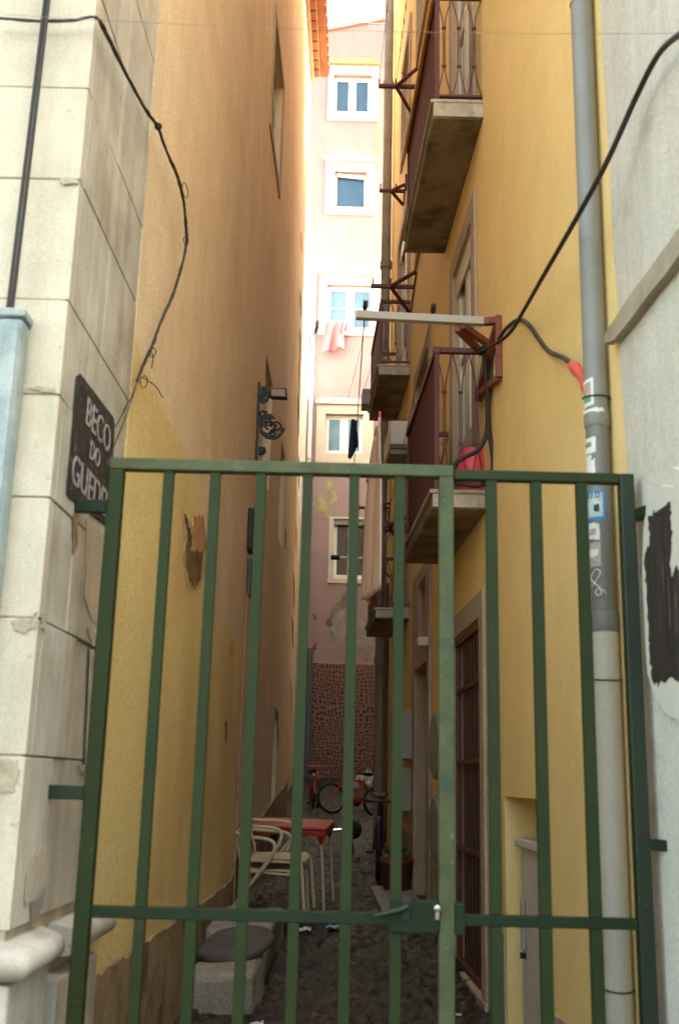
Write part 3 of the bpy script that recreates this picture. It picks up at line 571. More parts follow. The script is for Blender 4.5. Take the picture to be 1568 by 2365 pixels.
def bwin(o, surr, sash=2, muntin=None, glass=M_glass, hood=True, hoodmat=None, smat=M_surr_pale):
    a, b, c, d = o; A, B, C_, D = surr
    mb = MB(BK)
    mb.box((A, .002, C_), (a, .05, D)); mb.box((b, .002, C_), (B, .05, D)); mb.box((a + .001, .002, d), (b - .001, .048, D)); mb.box((a + .001, .002, C_), (b - .001, .052, c))
    w = mb.build('window', smat, BB)
    f = MB(BK); t = .06
    f.box((a, -.19, c), (a + t, -.12, d)); f.box((b - t, -.19, c), (b, -.12, d)); f.box((a + t, -.19, d - t), (b - t, -.122, d)); f.box((a + t, -.19, c), (b - t, -.122, c + t * 1.2))
    if sash == 2:
        m_ = (a + b) / 2; f.box((m_ - .075, -.18, c + t), (m_ + .075, -.11, d - t))
        for (x0, x1) in ((a + t, m_ - .075), (m_ + .075, b - t)):
            f.box((x0, -.185, d - t - .05), (x1, -.13, d - t)); f.box((x0, -.185, c + t), (x1, -.13, c + t + .07))
            f.box((x0, -.185, c + t + .07), (x0 + .035, -.131, d - t - .05)); f.box((x1 - .035, -.185, c + t + .07), (x1, -.131, d - t - .05))
            if muntin: zz = c + (d - c) * muntin; f.box((x0, -.184, zz - .018), (x1, -.135, zz + .018))
    f.build('frame', M_white, w)
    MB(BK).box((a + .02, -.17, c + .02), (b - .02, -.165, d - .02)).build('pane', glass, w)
    if hood:
        h = MB(BK); h.prism([(A - .02, D + .01), (B + .02, D + .01), (B + .04, D + .09), (B - .12, D + .17), (A + .12, D + .17), (A - .04, D + .09)], .002, .13); h.build('hood', hoodmat or smat, w)
    return w
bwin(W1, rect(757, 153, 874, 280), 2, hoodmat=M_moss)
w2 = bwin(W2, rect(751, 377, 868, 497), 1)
mb = MB(BK); mb.add([(W2[0] + .05, -.10, W2[3] - .10), (W2[1] - .05, -.10, W2[3] - .16), (W2[1] - .05, -.04, W2[3] - .10), (W2[0] + .05, -.04, W2[3] - .03)], [(0, 1, 2, 3)]); mb.build('tilted_sash', M_white, w2, solid=.03)
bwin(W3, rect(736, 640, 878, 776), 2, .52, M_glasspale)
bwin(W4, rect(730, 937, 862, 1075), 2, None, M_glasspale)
bwin(W5, rect(759, 1195, 872, 1348), 2, None, M_brownin, hood=False)
mb = MB(BK); mb.box((W5[0] + .01, -.1, W5[3] - .13), (W5[1] - .01, -.02, W5[3] - .005)); mb.build('blind_box', M_mgrey, BB)
# small iron airers under two windows
mb = MB(BK)
for (y0, xa, xb) in ((628, 735, 755), (618, 735, 755)): pass
for s_ in (rect(736, 470, 760, 488), rect(858, 470, 870, 495)): mb.bar(BK((s_[0], .05, s_[3])), BK((s_[0], .35, s_[3])), .02); mb.bar(BK((s_[0], .05, s_[2])), BK((s_[0], .35, s_[3])), .015)
mb.build('airer', M_wire, BB)
def bpatch(pts, mt, d, seed, amp=.05): patch(pts, mt, d, seed, amp, 'wall_stain', bx, BK, BB, 4)
bpatch([(775, 1380), (800, 1365), (812, 1420), (845, 1440), (868, 1420), (872, 1490), (862, 1530), (835, 1510), (800, 1500), (785, 1465), (768, 1490), (757, 1465), (770, 1440), (762, 1420)], M_peel, .012, 41)
bpatch([(838, 1480), (866, 1482), (864, 1520), (845, 1530)], M_peel, .015, 42)
bpatch([(757, 1425), (770, 1435), (766, 1450), (754, 1446)], M_peelbrown, .01, 43)
bpatch([(760, 1500), (775, 1498), (778, 1515), (764, 1520)], M_peel, .01, 44)
bpatch([(727, 1145), (745, 1140), (762, 1170), (766, 1200), (750, 1195), (732, 1175)], M_moss, .008, 45)
bpatch([(752, 1110), (768, 1108), (776, 1160), (764, 1170)], M_moss, .008, 46)
bpatch([(722, 1420), (728, 1418), (729, 1430), (723, 1432)], M_peelbrown, .01, 47); bpatch([(724, 1488), (730, 1486), (729, 1500)], M_peelbrown, .01, 48)
bpatch([(868, 230), (874, 300), (872, 390), (866, 388)], M_pinkchip, .006, 49)
mb = MB(BK); z0, z1 = 1.3, bx(800, 1535)[1]; x0 = bx(712, 1650)[0]; mb.prism(ragged([(x0, z0), (1.35, z0), (1.35, z1), (x0, z1 + .02)], .012, 10, 50), .003, .010); mb.build('dotted_mural', M_mural, BB)
MB(BK).box((x0, .001, z1 + .02), (1.35, .014, z1 + .05)).build('band_edge', M_pinkchip, BB)
mb = MB(BK); zz = bx(730, 1195)[1]; mb.box((-.75, .001, zz - .01), (W5[0] - .15, .012, zz + .012)); mb.build('crack', M_pinkchip, BB)
# neighbour's pale corner between the ochre house and the pink one, and its downpipe
x_ = at(716, 700, 25.5).x
MB().box((-4, 15.87, .5), (x_ + .004, 25.98, 7.3)).build('rear_wall', M_ochre, LB)
mb = MB(); mb.box((-5, 16.4, 7.31), (x_, 25.99, 14.6)); tag(mb.build('party_wall', M_white), 'narrow white rendered wall corner between the ochre house and pink house', 'wall')
DP = thing('white_downpipe', 'slim white downpipe down the pale corner beside the pink house', 'drainpipe', (x_ + .09, 25.8, 4.5))
xp = x_ + .09
mb = MB(); mb.tube([(xp, 25.85, 6.2), (xp, 25.85, 14.9)], .055, 10); mb.build('pipe', M_white, DP)
for z_ in (6.6, 9.3, 12.2): MB().tube([(xp, 25.85, z_), (xp, 25.85, z_ + .08)], .068, 10).build('collar', M_grey, DP)
mb = MB(); xq = at(712, 1650, 25.85).x; mb.tube([(xq, 25.85, 1.3), (xq, 25.85, 4.55)], .075, 10)
tag(mb.build('dark_downpipe', M_pipeblue), 'dull blue grey pipe standing at the edge of the dotted mural', 'drainpipe')

# ================================================================== RIGHT YELLOW BUILDING
YB = thing('yellow_building', 'yellow plastered house with maroon balconies stone door surrounds and recessed meter niche', 'building', RW((3.75, 0, 0)))
REND = 14.7
D0 = (6.98, 8.2, .19, 2.52, .14); NI = (5.28, 6.27, .05, 1.385, .45)
B2D = (7.17, 8.12, 3.33, 5.55, .20); B1D = (7.17, 8.12, 6.33, 8.60, .20)
V1 = (9.8, 10.95, 4.3, 5.66, .2); V2 = (9.8, 10.95, 7.3, 8.66, .2); V3 = (9.8, 10.95, 10.0, 11.9, .2)
GW = (9.96, 10.55, 2.72, 3.36, .2); G2 = (9.82, 10.85, .30, 2.54, .3)
B4D = (12.0, 13.2, 3.3, 5.5, .2); B3D = (12.0, 13.2, 6.28, 8.5, .2); T3 = (12.0, 12.9, 9.75, 11.06, .2); G3 = (12.6, 13.3, .7, 2.6, .2)
N3 = (7.17, 8.12, 9.4, 11.6, .2)
wall_mesh(RW, 3.76, REND, -.05, 14.3, [D0, NI, B2D, B1D, V1, V2, V3, GW, G2, B4D, B3D, T3, G3, N3], thick=.6).build('wall', M_yellow, YB)
MB().box((.6 + .1, REND + .002, 0), (5, REND + .02, 14.3)).build('end_wall', M_yellow, YB)
def surround(a, b, c, d, wd, o=.02, name='surround', m=M_surround, parent=YB, sill=True, wt=None):
    wt = wt or wd; mb = MB(RW)
    mb.box((a - wd, .001, c - (wd if sill else 0)), (a, o, d + wt)); mb.box((b, .001, c - (wd if sill else 0)), (b + wd, o, d + wt)); mb.box((a + .001, .001, d), (b - .001, o, d + wt))
    if sill: mb.box((a + .001, .001, c - wd), (b - .001, o + .01, c))
    # stone lines the reveal
    q = -.12; t = .012
    mb.box((a - .001, q, c), (a + t, -.001, d)); mb.box((b - t, q, c), (b + .001, -.001, d)); mb.box((a + t + .001, q, d - t), (b - t - .001, -.001, d + .001))
    return mb.build(name, m, parent, bevel=.004)
# ground door with its grille
d0 = thing('dummy', None, None); bpy.data.objects.remove(d0)
a, b, c, d = D0[:4]
dr = surround(a, b, c, d, .15, .022, 'door', sill=False, wt=.17)
MB(RW).box((a + .012, -.09, c), (b - .012, -.07, d - .012)).build('leaf', M_doorback, dr)
mb = MB(RW)
for k in range(10):
    s_ = a + .06 + (b - a - .12) * k / 9; mb.box((s_ - .009, -.022, c + .03), (s_ + .009, -.015, d - .03))
mb.box((a + .014, -.040, d - .055), (b - .014, -.002, d - .014)); mb.box((a + .014, -.040, c + .01), (b - .014, -.002, c + .05))
mb.box((a + .014, -.041, c + .052), (a + .04, -.003, d - .056)); mb.box((b - .04, -.041, c + .052), (b - .014, -.003, d - .056))
mb.build('grille', M_doorred, dr)
mb = MB(RW)
for z_ in (1.0, 1.60, 2.12): mb.box((a + .041, -.034, z_ - .014), (b - .041, -.004, z_ + .014))
for z_ in (1.60, 2.12, .55):
    for dz in (0,): mb.box((a + .015, -.0015, z_ - .05), (a + .05, .012, z_ + .05))
mb.build('cross_bar', M_doorred, dr)
MB(RW).box((a - .16, -.1, c - .12), (b + .16, .03, c - .002)).build('step', M_surround, YB, bevel=.01)
# plinth bands
MB(RW).prism([(3.77, 0), (5.27, 0)] + ragged([(5.27, .46), (4.8, .47), (4.3, .455), (3.77, .46)], .014, 9, 61, False), .001, .014).build('plinth_band', M_plinthR, YB)
MB(RW).prism([(6.29, 0), (6.80, 0)] + ragged([(6.80, .66), (6.29, .64)], .014, 6, 62, False), .001, .012).build('plinth_band', M_plinthR, YB)
MB(RW).prism([(8.37, 0), (9.63, 0)] + ragged([(9.63, .85), (8.37, .72)], .014, 8, 63, False), .001, .014).build('plinth_band', M_plinthR, YB)
MB(RW).prism([(11.1, .2), (12.4, .2)] + ragged([(12.4, 1.0), (11.1, .92)], .014, 8, 64, False), .001, .014).build('plinth_band', M_plinthR, YB)
MB(RW).box((5.29, -.449, 1.19), (6.26, -.43, 1.38)).build('niche_back', M_yellow, YB)
# balcony doors
def bdoor(o, leafm=M_creamdoor, gl=M_glassbright, wd=.16):
    a, b, c, d = o[:4]
    w = surround(a, b, c, d, wd, .025, 'balcony_door', M_surround, YB, sill=False)
    m_ = (a + b) / 2; f = MB(RW)
    for (x0, x1) in ((a + .013, m_ - .002), (m_ + .002, b - .013)):
        f.box((x0, -.07, c), (x0 + .07, -.025, d - .014)); f.box((x1 - .07, -.07, c), (x1, -.025, d - .014)); f.box((x0 + .071, -.07, d - .1), (x1 - .071, -.026, d - .014)); f.box((x0 + .071, -.07, c), (x1 - .071, -.026, c + .7))
        f.box((x0 + .071, -.068, c + 1.4), (x1 - .071, -.028, c + 1.44))
    f.build('leaf', leafm, w)
    MB(RW).box((a + .013, -.05, c + .2), (b - .013, -.045, d - .02)).build('pane', gl, w)
    mb = MB(RW); mb.box((a + .02, -.024, d - .20), (b - .02, -.006, d - .014)); mb.build('roller_box', leafm, w)
    return w
for o in (B2D, B1D, B3D, B4D, N3): bdoor(o)
def rwin(o, wd=.16, m=M_surround, gl=M_dark):
    a, b, c, d = o[:4]; w = surround(a, b, c, d, wd, .025, 'window', m, YB)
    f = MB(RW)
    for q in ((a + .013, a + .06, c, d - .013), (b - .06, b - .013, c, d - .013), (a + .061, b - .061, d - .06, d - .013), (a + .061, b - .061, c, c + .05), ((a + b) / 2 - .03, (a + b) / 2 + .03, c + .051, d - .061)): f.box((q[0], -.09, q[2]), (q[1], -.04, q[3]))
    f.build('frame', M_creamdoor, w); MB(RW).box((a + .02, -.07, c + .02), (b - .02, -.065, d - .02)).build('pane', gl, w)
    return w
for o in (V1, V2, V3, T3): rwin(o)
# tall stone frame with a small window above a passage door
mb = MB(RW); a, b = 9.62, 11.05
mb.box((a, .001, .3), (G2[0], .025, 3.5)); mb.box((G2[1], .001, .3), (b, .025, 3.5)); mb.box((G2[0] + .001, .001, G2[3]), (G2[1] - .001, .024, GW[2])); mb.box((G2[0] + .001, .001, GW[3]), (G2[1] - .001, .024, 3.5))
mb.box((G2[0] + .001, .001, GW[2] + .001), (GW[0], .023, GW[3] - .001)); mb.box((GW[1], .001, GW[2] + .001), (G2[1] - .001, .023, GW[3] - .001))
for o in (G2, GW):
    mb.box((o[0] - .001, -.25, o[2]), (o[0] + .012, -.001, o[3])); mb.box((o[1] - .012, -.25, o[2]), (o[1] + .001, -.001, o[3])); mb.box((o[0] + .013, -.25, o[3] - .012), (o[1] - .013, -.001, o[3] + .001)); mb.box((o[0] + .013, -.25, o[2] - .001), (o[1] - .013, -.001, o[2] + .012))
g2 = mb.build('door', M_surround, YB, bevel=.004)
MB(RW).box((G2[0], -.29, G2[2]), (G2[1], -.26, G2[3])).build('leaf', M_doorback, g2)
MB(RW).box((GW[0], -.18, GW[2]), (GW[1], -.15, GW[3])).build('transom_pane', M_dark, g2)
MB(RW).box((G3[0] + .01, -.18, G3[2]), (G3[1] - .01, -.15, G3[3] - .01)).build('door', M_doorback, YB)

# balconies
def balcony(s0, s1, zb, zt, off, rail=1.0, near=True, gilt=False):
    b = MB(RW); b.box((s0, .001, zb), (s1, off + .03, zt - .03)); bal = b.build('balcony', M_concrete, YB, bevel=.012)
    b = MB(RW); b.box((s0 - .015, .001, zt - .028), (s1 + .015, off + .05, zt)); b.build('slab', M_slabedge, bal, bevel=.008)
    mb = MB(RW); mb.box((s0 - .012, .001, zb + .01), (s0 - .001, off + .028, zt - .032)); mb.build('slab_edge', M_slabedge, bal)
    # outer sheet
    n = int((s1 - s0) / .09); mb = MB(RW)
    mb.box((s0 + .02, off - .004, zt + .02), (s1 - .02, off + .004, zt + rail - .05)); mb.build('panel', M_maroon, bal)
    mb = MB(RW)
    mb.box((s0, off - .02, zt + rail - .05), (s1, off + .022, zt + rail)); mb.box((s0, .0, zt + rail - .042), (s0 + .04, off - .021, zt + rail - .004)); mb.box((s1 - .04, 0, zt + rail - .042), (s1, off - .021, zt + rail - .004))
    mb.box((s0, off - .016, zt + .002), (s0 + .032, off + .016, zt + rail - .052)); mb.box((s1 - .032, off - .016, zt + .002), (s1, off + .016, zt + rail - .052))
    mb.box((s0, .0, zt + .03), (s0 + .03, off - .018, zt + .05)); mb.box((s1 - .03, 0, zt + .03), (s1, off - .018, zt + .05))
    mb.build('handrail', M_maroonbar, bal, bevel=.003)
    if gilt:
        g = MB(RW); g.box((s0 + .05, off + .023, zt + rail - .03), (s1 + .2, off + .042, zt + rail + .03)); g.build('rail_board', M_gilt, bal)
    # open ironwork at the ends: paired rods bowed apart at head and foot
    for se in (s0 + .016, s1 - .016):
        it = MB(RW)
        for k in range(3):
            c = off * (k + .35) / 3 + .02
            for sg in (-1, 1):
                w0, w1 = .006, .052
                pts = []
                for q in range(17):
                    t = q / 16; z_ = zt + .05 + (rail - .1) * t
                    bow = w0 + (w1 - w0) * (max(0, (.28 - t) / .28) ** 1.4 + max(0, (t - .72) / .28) ** 1.4)
                    pts.append(RW((se, c + sg * bow, z_)))
                it.tube(pts, .0042, 6)
            for t in (.30, .70): it.add(*box_args(RW, (se - .008, c - .016, zt + .05 + (rail - .1) * t - .008), (se + .008, c + .016, zt + .05 + (rail - .1) * t + .008)), raw=True)
        it.build('ironwork', M_maroonbar, bal)
    return bal
def box_args(xf, a, b):
    x0, y0, z0 = a; x1, y1, z1 = b
    return ([xf(p) for p in [(x0, y0, z0), (x1, y0, z0), (x1, y1, z0), (x0, y1, z0), (x0, y0, z1), (x1, y0, z1), (x1, y1, z1), (x0, y1, z1)]],
            [(0, 3, 2, 1), (4, 5, 6, 7), (0, 1, 5, 4), (1, 2, 6, 5), (2, 3, 7, 6), (3, 0, 4, 7)])
balcony(6.72, 8.55, 3.19, 3.32, .33, 1.01)
balcony(6.72, 8.75, 6.10, 6.25, .33, .92, gilt=True)
balcony(11.75, 13.4, 6.10, 6.24, .34, .84)
balcony(11.6, 13.2, 3.19, 3.31, .34, .9)
tag(YB, kind=None)

# meter niche cabinet
CA = thing('meter_cabinet', 'pale grey enamel cabinet standing inside the yellow wall niche', 'cabinet', RW((5.6, -.1, .3)))
MB(RW).box((5.295, -.42, .14), (6.15, -.06, 1.115)).build('body', M_cabinet, CA, bevel=.008)
MB(RW).box((5.285, -.42, 1.118), (6.19, -.035, 1.165)).build('lid', M_boxgrey, CA, bevel=.008)
MB(RW).box((6.03, -.058, .60), (6.06, -.035, .86)).build('handle', M_mgrey, CA, bevel=.005)
MB(RW).box((6.035, -.058, .555), (6.06, -.03, .585)).build('lock', M_black, CA)
# meter boxes, small boxes and air units on the yellow wall
def wbox(name, label, cat, a, b, m, front=True, group=None):
    t = thing(name, label, cat, RW(((a[0] + b[0]) / 2, 0, a[2])), group)
    MB(RW).box(a, b).build('casing', m, t, bevel=.008)
    MB(RW).box((a[0] + .03, b[1] + .001, a[2] + .03), (b[0] - .03, b[1] + .008, b[2] - .03)).build('door', m, t, bevel=.003)
    return t
wbox('meter_box', 'upper flat grey meter box on the yellow wall beyond the stone doorway', 'meter box', (11.12, .001, 1.68), (11.75, .13, 2.17), M_mgrey)
wbox('meter_box', 'lower flat grey meter box under another one above the terracotta pot', 'meter box', (11.25, .001, 1.16), (11.85, .12, 1.60), M_mgrey)
wbox('alarm_box', 'small pale box on the stone frame beside the little dark window', 'box', (9.66, .026, 2.66), (9.86, .12, 2.74), M_boxgrey)
t = thing('air_unit', 'white boxed unit hung on the yellow wall under the far balcony', 'air unit', RW((11.9, 0, 5.1)))
MB(RW).box((11.4, .002, 5.14), (12.3, .25, 5.42)).build('casing', M_boxgrey, t, bevel=.012)
MB(RW).box((11.45, .02, 5.115), (12.25, .23, 5.138)).build('base', M_mgrey, t)
mb = MB(RW); mb.box((11.5, .01, 5.06), (11.54, .24, 5.113)); mb.box((12.2, .01, 5.06), (12.24, .24, 5.113)); mb.build('bracket', M_mgrey, t)
mb = MB(RW)
mb.box((13.45, .34, 6.36), (13.75, .46, 6.58)); mb.box((13.5, .001, 6.40), (13.54, .339, 6.44)); tag(mb.build('vent_box', M_mgrey, bevel=.01), 'small grey box on a bracket beside the far upper balcony', 'box')
# oval boards hung on the wall
def oval(name, label, s_, z0, z1):
    t = thing(name, label, 'board', RW((s_, 0, z0)))
    zc_, hz, hs = (z0 + z1) / 2, (z1 - z0) / 2, .34
    for nm, o0, o1, sc_, m in (('rim', .03, .085, 1, M_mgrey), ('face', .086, .098, .92, M_oval)):
        MB(RW).prism([(s_ + hs * sc_ * math.cos(q * math.pi / 16), zc_ + hz * sc_ * math.sin(q * math.pi / 16)) for q in range(32)], o0, o1).build(nm, m, t, bevel=.01)
    mb = MB(RW); mb.box((s_ - .05, .001, z1 - .06), (s_ + .05, .029, z1)); mb.build('hook', M_black, t)
oval('oval_board', 'pale grey oval board hung on the yellow wall above another oval', 8.72, 1.47, 2.0)
oval('oval_board', 'lower pale grey oval board hung on the yellow wall by the door', 8.72, .84, 1.36)

# downpipe at far corner of yellow house
FP = thing('corner_downpipe', 'old grey downpipe running up the far corner of the yellow house', 'drainpipe', RW((14.5, .09, .75)))
mb = MB(RW); mb.tube([(14.5, .09, .7), (14.5, .09, 14.2)], .072, 12, raw=False); mb.build('pipe', M_pipefar, FP)
for z_ in (2.5, 3.0, 5.6, 8.9, 12): MB(RW).tube([(14.5, .09, z_), (14.5, .09, z_ + .1)], .088, 12, raw=False).build('collar', M_pipefar, FP)
mb = MB(RW); mb.tube([(13.9, .05, .7), (13.9, .05, 4.0)], .025, 8, raw=False); tag(mb.build('service_pipe', M_gas), 'thin dull yellow gas pipe rising behind the black bicycle', 'pipe')

# clothesline brackets
def bracket(label, s_, z_, ln, drop=.2, spread=.35, pulleys=(.45, .95), m=M_maroonbar, arm=None, w=.036, name='clothesline_bracket', wall_off=0.0):
    t = thing(name, label, 'bracket', RW((s_, 0, z_ - drop)), 'clothesline brackets on the yellow wall')
    MB(RW).box((s_ - w / 2, wall_off + .001, z_ - w / 2), (s_ + w / 2, ln, z_ + w / 2)).build('arm', arm or m, t, bevel=.002)
    mb = MB(RW)
    for e in ((s_ - spread, z_ + drop * .2), (s_ + spread, z_ - drop * .9)):
        mb.add(*bar_args(RW((s_, ln * .55, z_)), RW((e[0], wall_off + .01, e[1])), w * .75), raw=True)
    mb.build('brace', m, t)
    mb = MB(RW); mb.box((s_ - spread - .02, wall_off + .001, z_ - drop * 1.05), (s_ + spread + .02, wall_off + .012, z_ + drop * .3)) if 0 else mb.add(*bar_args(RW((s_ - spread, wall_off + .008, z_ + drop * .2)), RW((s_ + spread, wall_off + .008, z_ - drop * .9)), .02), raw=True)
    mb.build('wall_plate', m, t)
    for p in pulleys:
        o = ln * p; mb = MB(RW); mb.tube([RW((s_, o, z_ + w / 2)), RW((s_, o, z_ + w / 2 + .05))], .008, 6); mb.lathe([(.0, -.008), (.026, -.008), (.02, 0), (.026, .008), (0, .008)], RW((s_, o, z_ + w / 2 + .06)), 14, (1, 0, 0)); mb.build('pulley', M_black, t)
    return t
def bar_args(p, q, w):
    mb = MB(); mb.bar(p, q, w); return (mb.v, mb.f)
def fromR(x, y): return onR(x, y)
s1_, z1_ = onR(962, 198)
bracket('highest maroon clothesline bracket braced under the upper window', 11.1, 9.55, .47, .2, .33, (.55, .98), w=.042)
bracket('short maroon bracket below the top bracket with dark cloth on it', 12.55, 9.02, .34, .15, .12, (.35, .95), w=.04)
bracket('maroon bracket with raised brace beside the far balcony rail', 11.35, 7.05, .5, .22, .3, (.55, .95), w=.042)
bracket('dark iron bracket low on the yellow wall past the near balcony', 11.5, 4.22, .46, .3, .3, (.9,), w=.04)
t = bracket('far small maroon bracket near the pink house window', 14.35, 5.15, .50, .2, .15, (.5, .95), w=.035)

# big grey bracket in front of the middle balcony
K = thing('clothesline_bracket', 'long pale grey clothesline arm on a red iron wall frame by the red pot', 'bracket', RW((6.06, 0, 3.9)), 'clothesline brackets on the yellow wall')
pA, pB = at(822, 728, 6.2), at(1116, 743, 6.2); pC = RW((6.15, .02, at(1160, 748, 6.2).z))
MB().bar(pA, pB, .05, .05).build('arm', M_grey, K, bevel=.003)
MB().bar(pB + Vector((.002, 0, -.002)), pC, .042, .046).build('arm_root', M_maroonred, K, bevel=.003)
mb = MB(); zlow = onR(1165, 862)[1]; wtop = RW((6.15, .02, pC.z + .03)); wlow = RW((6.15, .02, zlow)); fr = RW((6.72, .02, 4.03))
mb.bar(wtop, wlow, .04); mb.bar(RW((6.17, .025, pC.z - .02)), RW((6.9, .025, 4.02)), .045); mb.bar(RW((6.9, .025, 4.05)), wlow, .04)
mb.build('wall_frame', M_maroonred, K, bevel=.003)
mb = MB(); mid = at(1066, 752, 6.2); mb.bar(mid, at(1142, 805, 6.75), .042); mb.bar(mid + Vector((-.03, 0, -.02)), at(1112, 815, 6.8), .04)
mb.build('brace', M_maroonred, K, bevel=.003)
for x, y in ((843, 728), (1000, 736)):
    p = at(x, y, 6.2); mb = MB(); mb.tube([p + Vector((0, 0, .02)), p + Vector((0, 0, .06))], .008, 6); mb.lathe([(0, -.010), (.034, -.010), (.026, 0), (.034, .010), (0, .010)], p + Vector((0, 0, .07)), 16, (1, .15, 0)); mb.build('pulley', M_black, K)
# far rod with a black grip
t = thing('laundry_rod', 'white rod with black grip holding the far ends of the clotheslines', 'rod', RW((13.9, .6, 4.3)))
zr = at(800, 1288, 13.9).z; xr0 = at(764, 1287, 13.9).x; xr1 = RW((13.9, .02, 0)).x
MB().tube([(xr0 + .12, 13.9, zr), (xr1, 13.9, zr - .01)], .02, 8).build('rod', M_white, t)
MB().tube([(xr0, 13.9, zr), (xr0 + .12, 13.9, zr)], .034, 8).build('grip', M_black, t)
mb = MB(); mb.bar((xr1 - .3, 13.9, zr), (xr1, 13.9, zr - .25), .03); mb.build('brace', M_maroonbar, t)

# clotheslines
def line(label, pts, r=.004, sag=.03, m=M_wire, n=14, grp=None):
    mb = MB()
    for p, q in zip(pts, pts[1:]):
        p, q = Vector(p), Vector(q)
        mb.tube([p.lerp(q, k / n) - Vector((0, 0, sag * 4 * (k / n) * (1 - k / n))) for k in range(n + 1)], r, 6)
    return tag(mb.build('clothesline', m), label, 'clothesline', grp)
p1 = at(843, 728, 6.2) + Vector((0, 0, .08)); p2 = at(1000, 736, 6.2) + Vector((0, 0, .08))
q1, q2 = Vector((xr0 + .22, 13.9, zr + .02)), Vector((xr0 + .62, 13.9, zr + .02))
line('clothesline from the grey arm tip to the far rod carrying the dark sock', [p1, q1], sag=.05)
line('clothesline between grey arm and far rod carrying the peach towel', [p2, q2], sag=.06)
for k, o in enumerate((.55, .98)):
    a_ = RW((11.1, .47 * o, 9.63)); b_ = RW((4.6, .47 * o + .05, 9.7))
    line(['clothesline from the highest bracket nearer the wall with pegs', 'clothesline from the highest bracket tip with a row of pegs'][k], [b_, a_], r=.003, sag=.02)
    for q in range(5):
        p = a_.lerp(b_, .09 + .035 * q + .1 * k); mb = MB(); mb.box(tuple(p - Vector((.006, .012, .05))), tuple(p + Vector((.006, .012, .01))))
        tag(mb.build('clothes_peg', M_wire), ['peg clipped on the high line nearer the yellow wall', 'peg clipped on the line from the top bracket tip'][k], 'clothes peg', ['pegs on the high line nearer the wall', 'pegs on the outer high line'][k])
for k, o in enumerate((.55, .95)):
    line(['thin drying line from the raised brace bracket along the far balcony', 'outer thin drying line from the raised brace bracket'][k], [RW((11.35, .5 * o, 7.14)), RW((15.5, .5 * o + .1, 7.2))], r=.003, sag=.15)
# washing
TW = thing('hanging_towel', 'long peach towel pegged to the clothesline beside the maroon balconies', 'towel', at(865, 1395, 8.6))
tt, tb = at(876, 962, 7.75), at(864, 1392, 8.3)
def towel(u, v):
    s_ = 7.7 + 1.0 * u; base = p2.lerp(q2, (s_ - 6.2) / 7.7)
    ztop = tt.z - .02 - .03 * math.sin(math.pi * u); zbot = tb.z + (.06 if u > .8 else 0) + .10 * (u - .5) ** 2
    z_ = ztop + (zbot - ztop) * v
    xc = at(877 if 1 else 0, 962, 7.75).x + (at(868, 1300, 7.75).x - at(877, 962, 7.75).x) * v * .6
    return (xc - .012 - .075 * (u - .25) * (.3 + .7 * min(1, v * 2.5)) + .026 * math.sin(u * 9 + .8 * v) * (.25 + .75 * min(1, v * 2)) + .008 * math.sin(u * 23), s_, z_)
mb = MB(); mb.grid(towel, 40, 30); mb.build('cloth', M_towel, TW, solid=.012)
for u in (.02, .6):
    p = Vector(towel(u, 0)); mb = MB(); mb.bar(p - Vector((.008, 0, .04)), p + Vector((.004, 0, .05)), .016); mb.bar(p - Vector((-.012, 0, .04)), p + Vector((-.004, 0, .05)), .012); mb.build('peg', M_peg, TW)
def rag(name, label, cat, pts_top, pts_bot, m, Y, folds=5, amp=.02, group=None, taper=None):
    """cloth between a top edge and a bottom edge given as surveyed points at distance Y"""
    A, B_, C_, D_ = at(*pts_top[0], Y), at(*pts_top[1], Y), at(*pts_bot[0], Y), at(*pts_bot[1], Y)
    def fn(u, v):
        p = A.lerp(B_, u).lerp(C_.lerp(D_, u), v)
        return (p.x, p.y + amp * math.sin(u * folds * 3.1 + v * 2) * (.4 + v), p.z - .04 * v * math.sin(u * 3.1 * 2))
    return tag(MB().grid(fn, 18, 18).build(name, m, solid=.008), label, cat, group)
rag('hanging_cloth', 'dusty brown cloth hanging behind the peach towel', 'cloth', ((868, 985), (874, 985)), ((846, 1108), (858, 1112)), M_brownfab, 9.1, 3, .05)
rag('hanging_sock', 'dark navy sock hanging on the line before the blue window', 'sock', ((812, 968), (822, 970)), ((804, 1054), (828, 1040)), M_navy, 8.6, 3, .02)
rag('hanging_cloth', 'pale pink garment drying below the third window of the pink house', 'cloth', ((753, 741), (790, 742)), ((742, 812), (795, 806)), M_pinkfab, 25.7, 4, .06)
rag('hanging_cloth', 'small black garment drying left of the pale pink one', 'cloth', ((729, 739), (737, 739)), ((722, 778), (735, 764)), M_blackfab, 25.7, 3, .05)
rag('hanging_cloth', 'small red and blue garment drying right of the pale pink one', 'cloth', ((790, 740), (806, 741)), ((787, 766), (803, 764)), M_redfab, 25.7, 3, .05)
rag('hanging_cloth', 'scrap of black cloth on the short bracket under the top balcony', 'cloth', ((936, 402), (943, 402)), ((937, 436), (944, 432)), M_blackfab, 12.3, 2, .02)
line('washing line under the third window of the pink house', [at(722, 738, 25.65), at(812, 741, 25.65)], r=.006, sag=.0)

# red pot on the balcony
PT = thing('red_pot', 'round pink red plastic pot standing on the middle balcony', 'pot', (at(1092, 1090, 6.95).x, 6.95, 3.322))
cx, cy = at(1092, 1090, 6.95).x, 6.93
MB().lathe([(.085, 0), (.10, .01), (.132, .09), (.14, .16), (.132, .235), (.10, .31), (.09, .318), (.085, .31), (.11, .24), (.0, .23)], (cx, cy, 3.322), 32).build('body', M_red, PT)
MB().lathe([(.098, .311), (.102, .33), (.086, .33), (.086, .311)], (cx, cy, 3.322), 32).build('rim', M_red, PT)
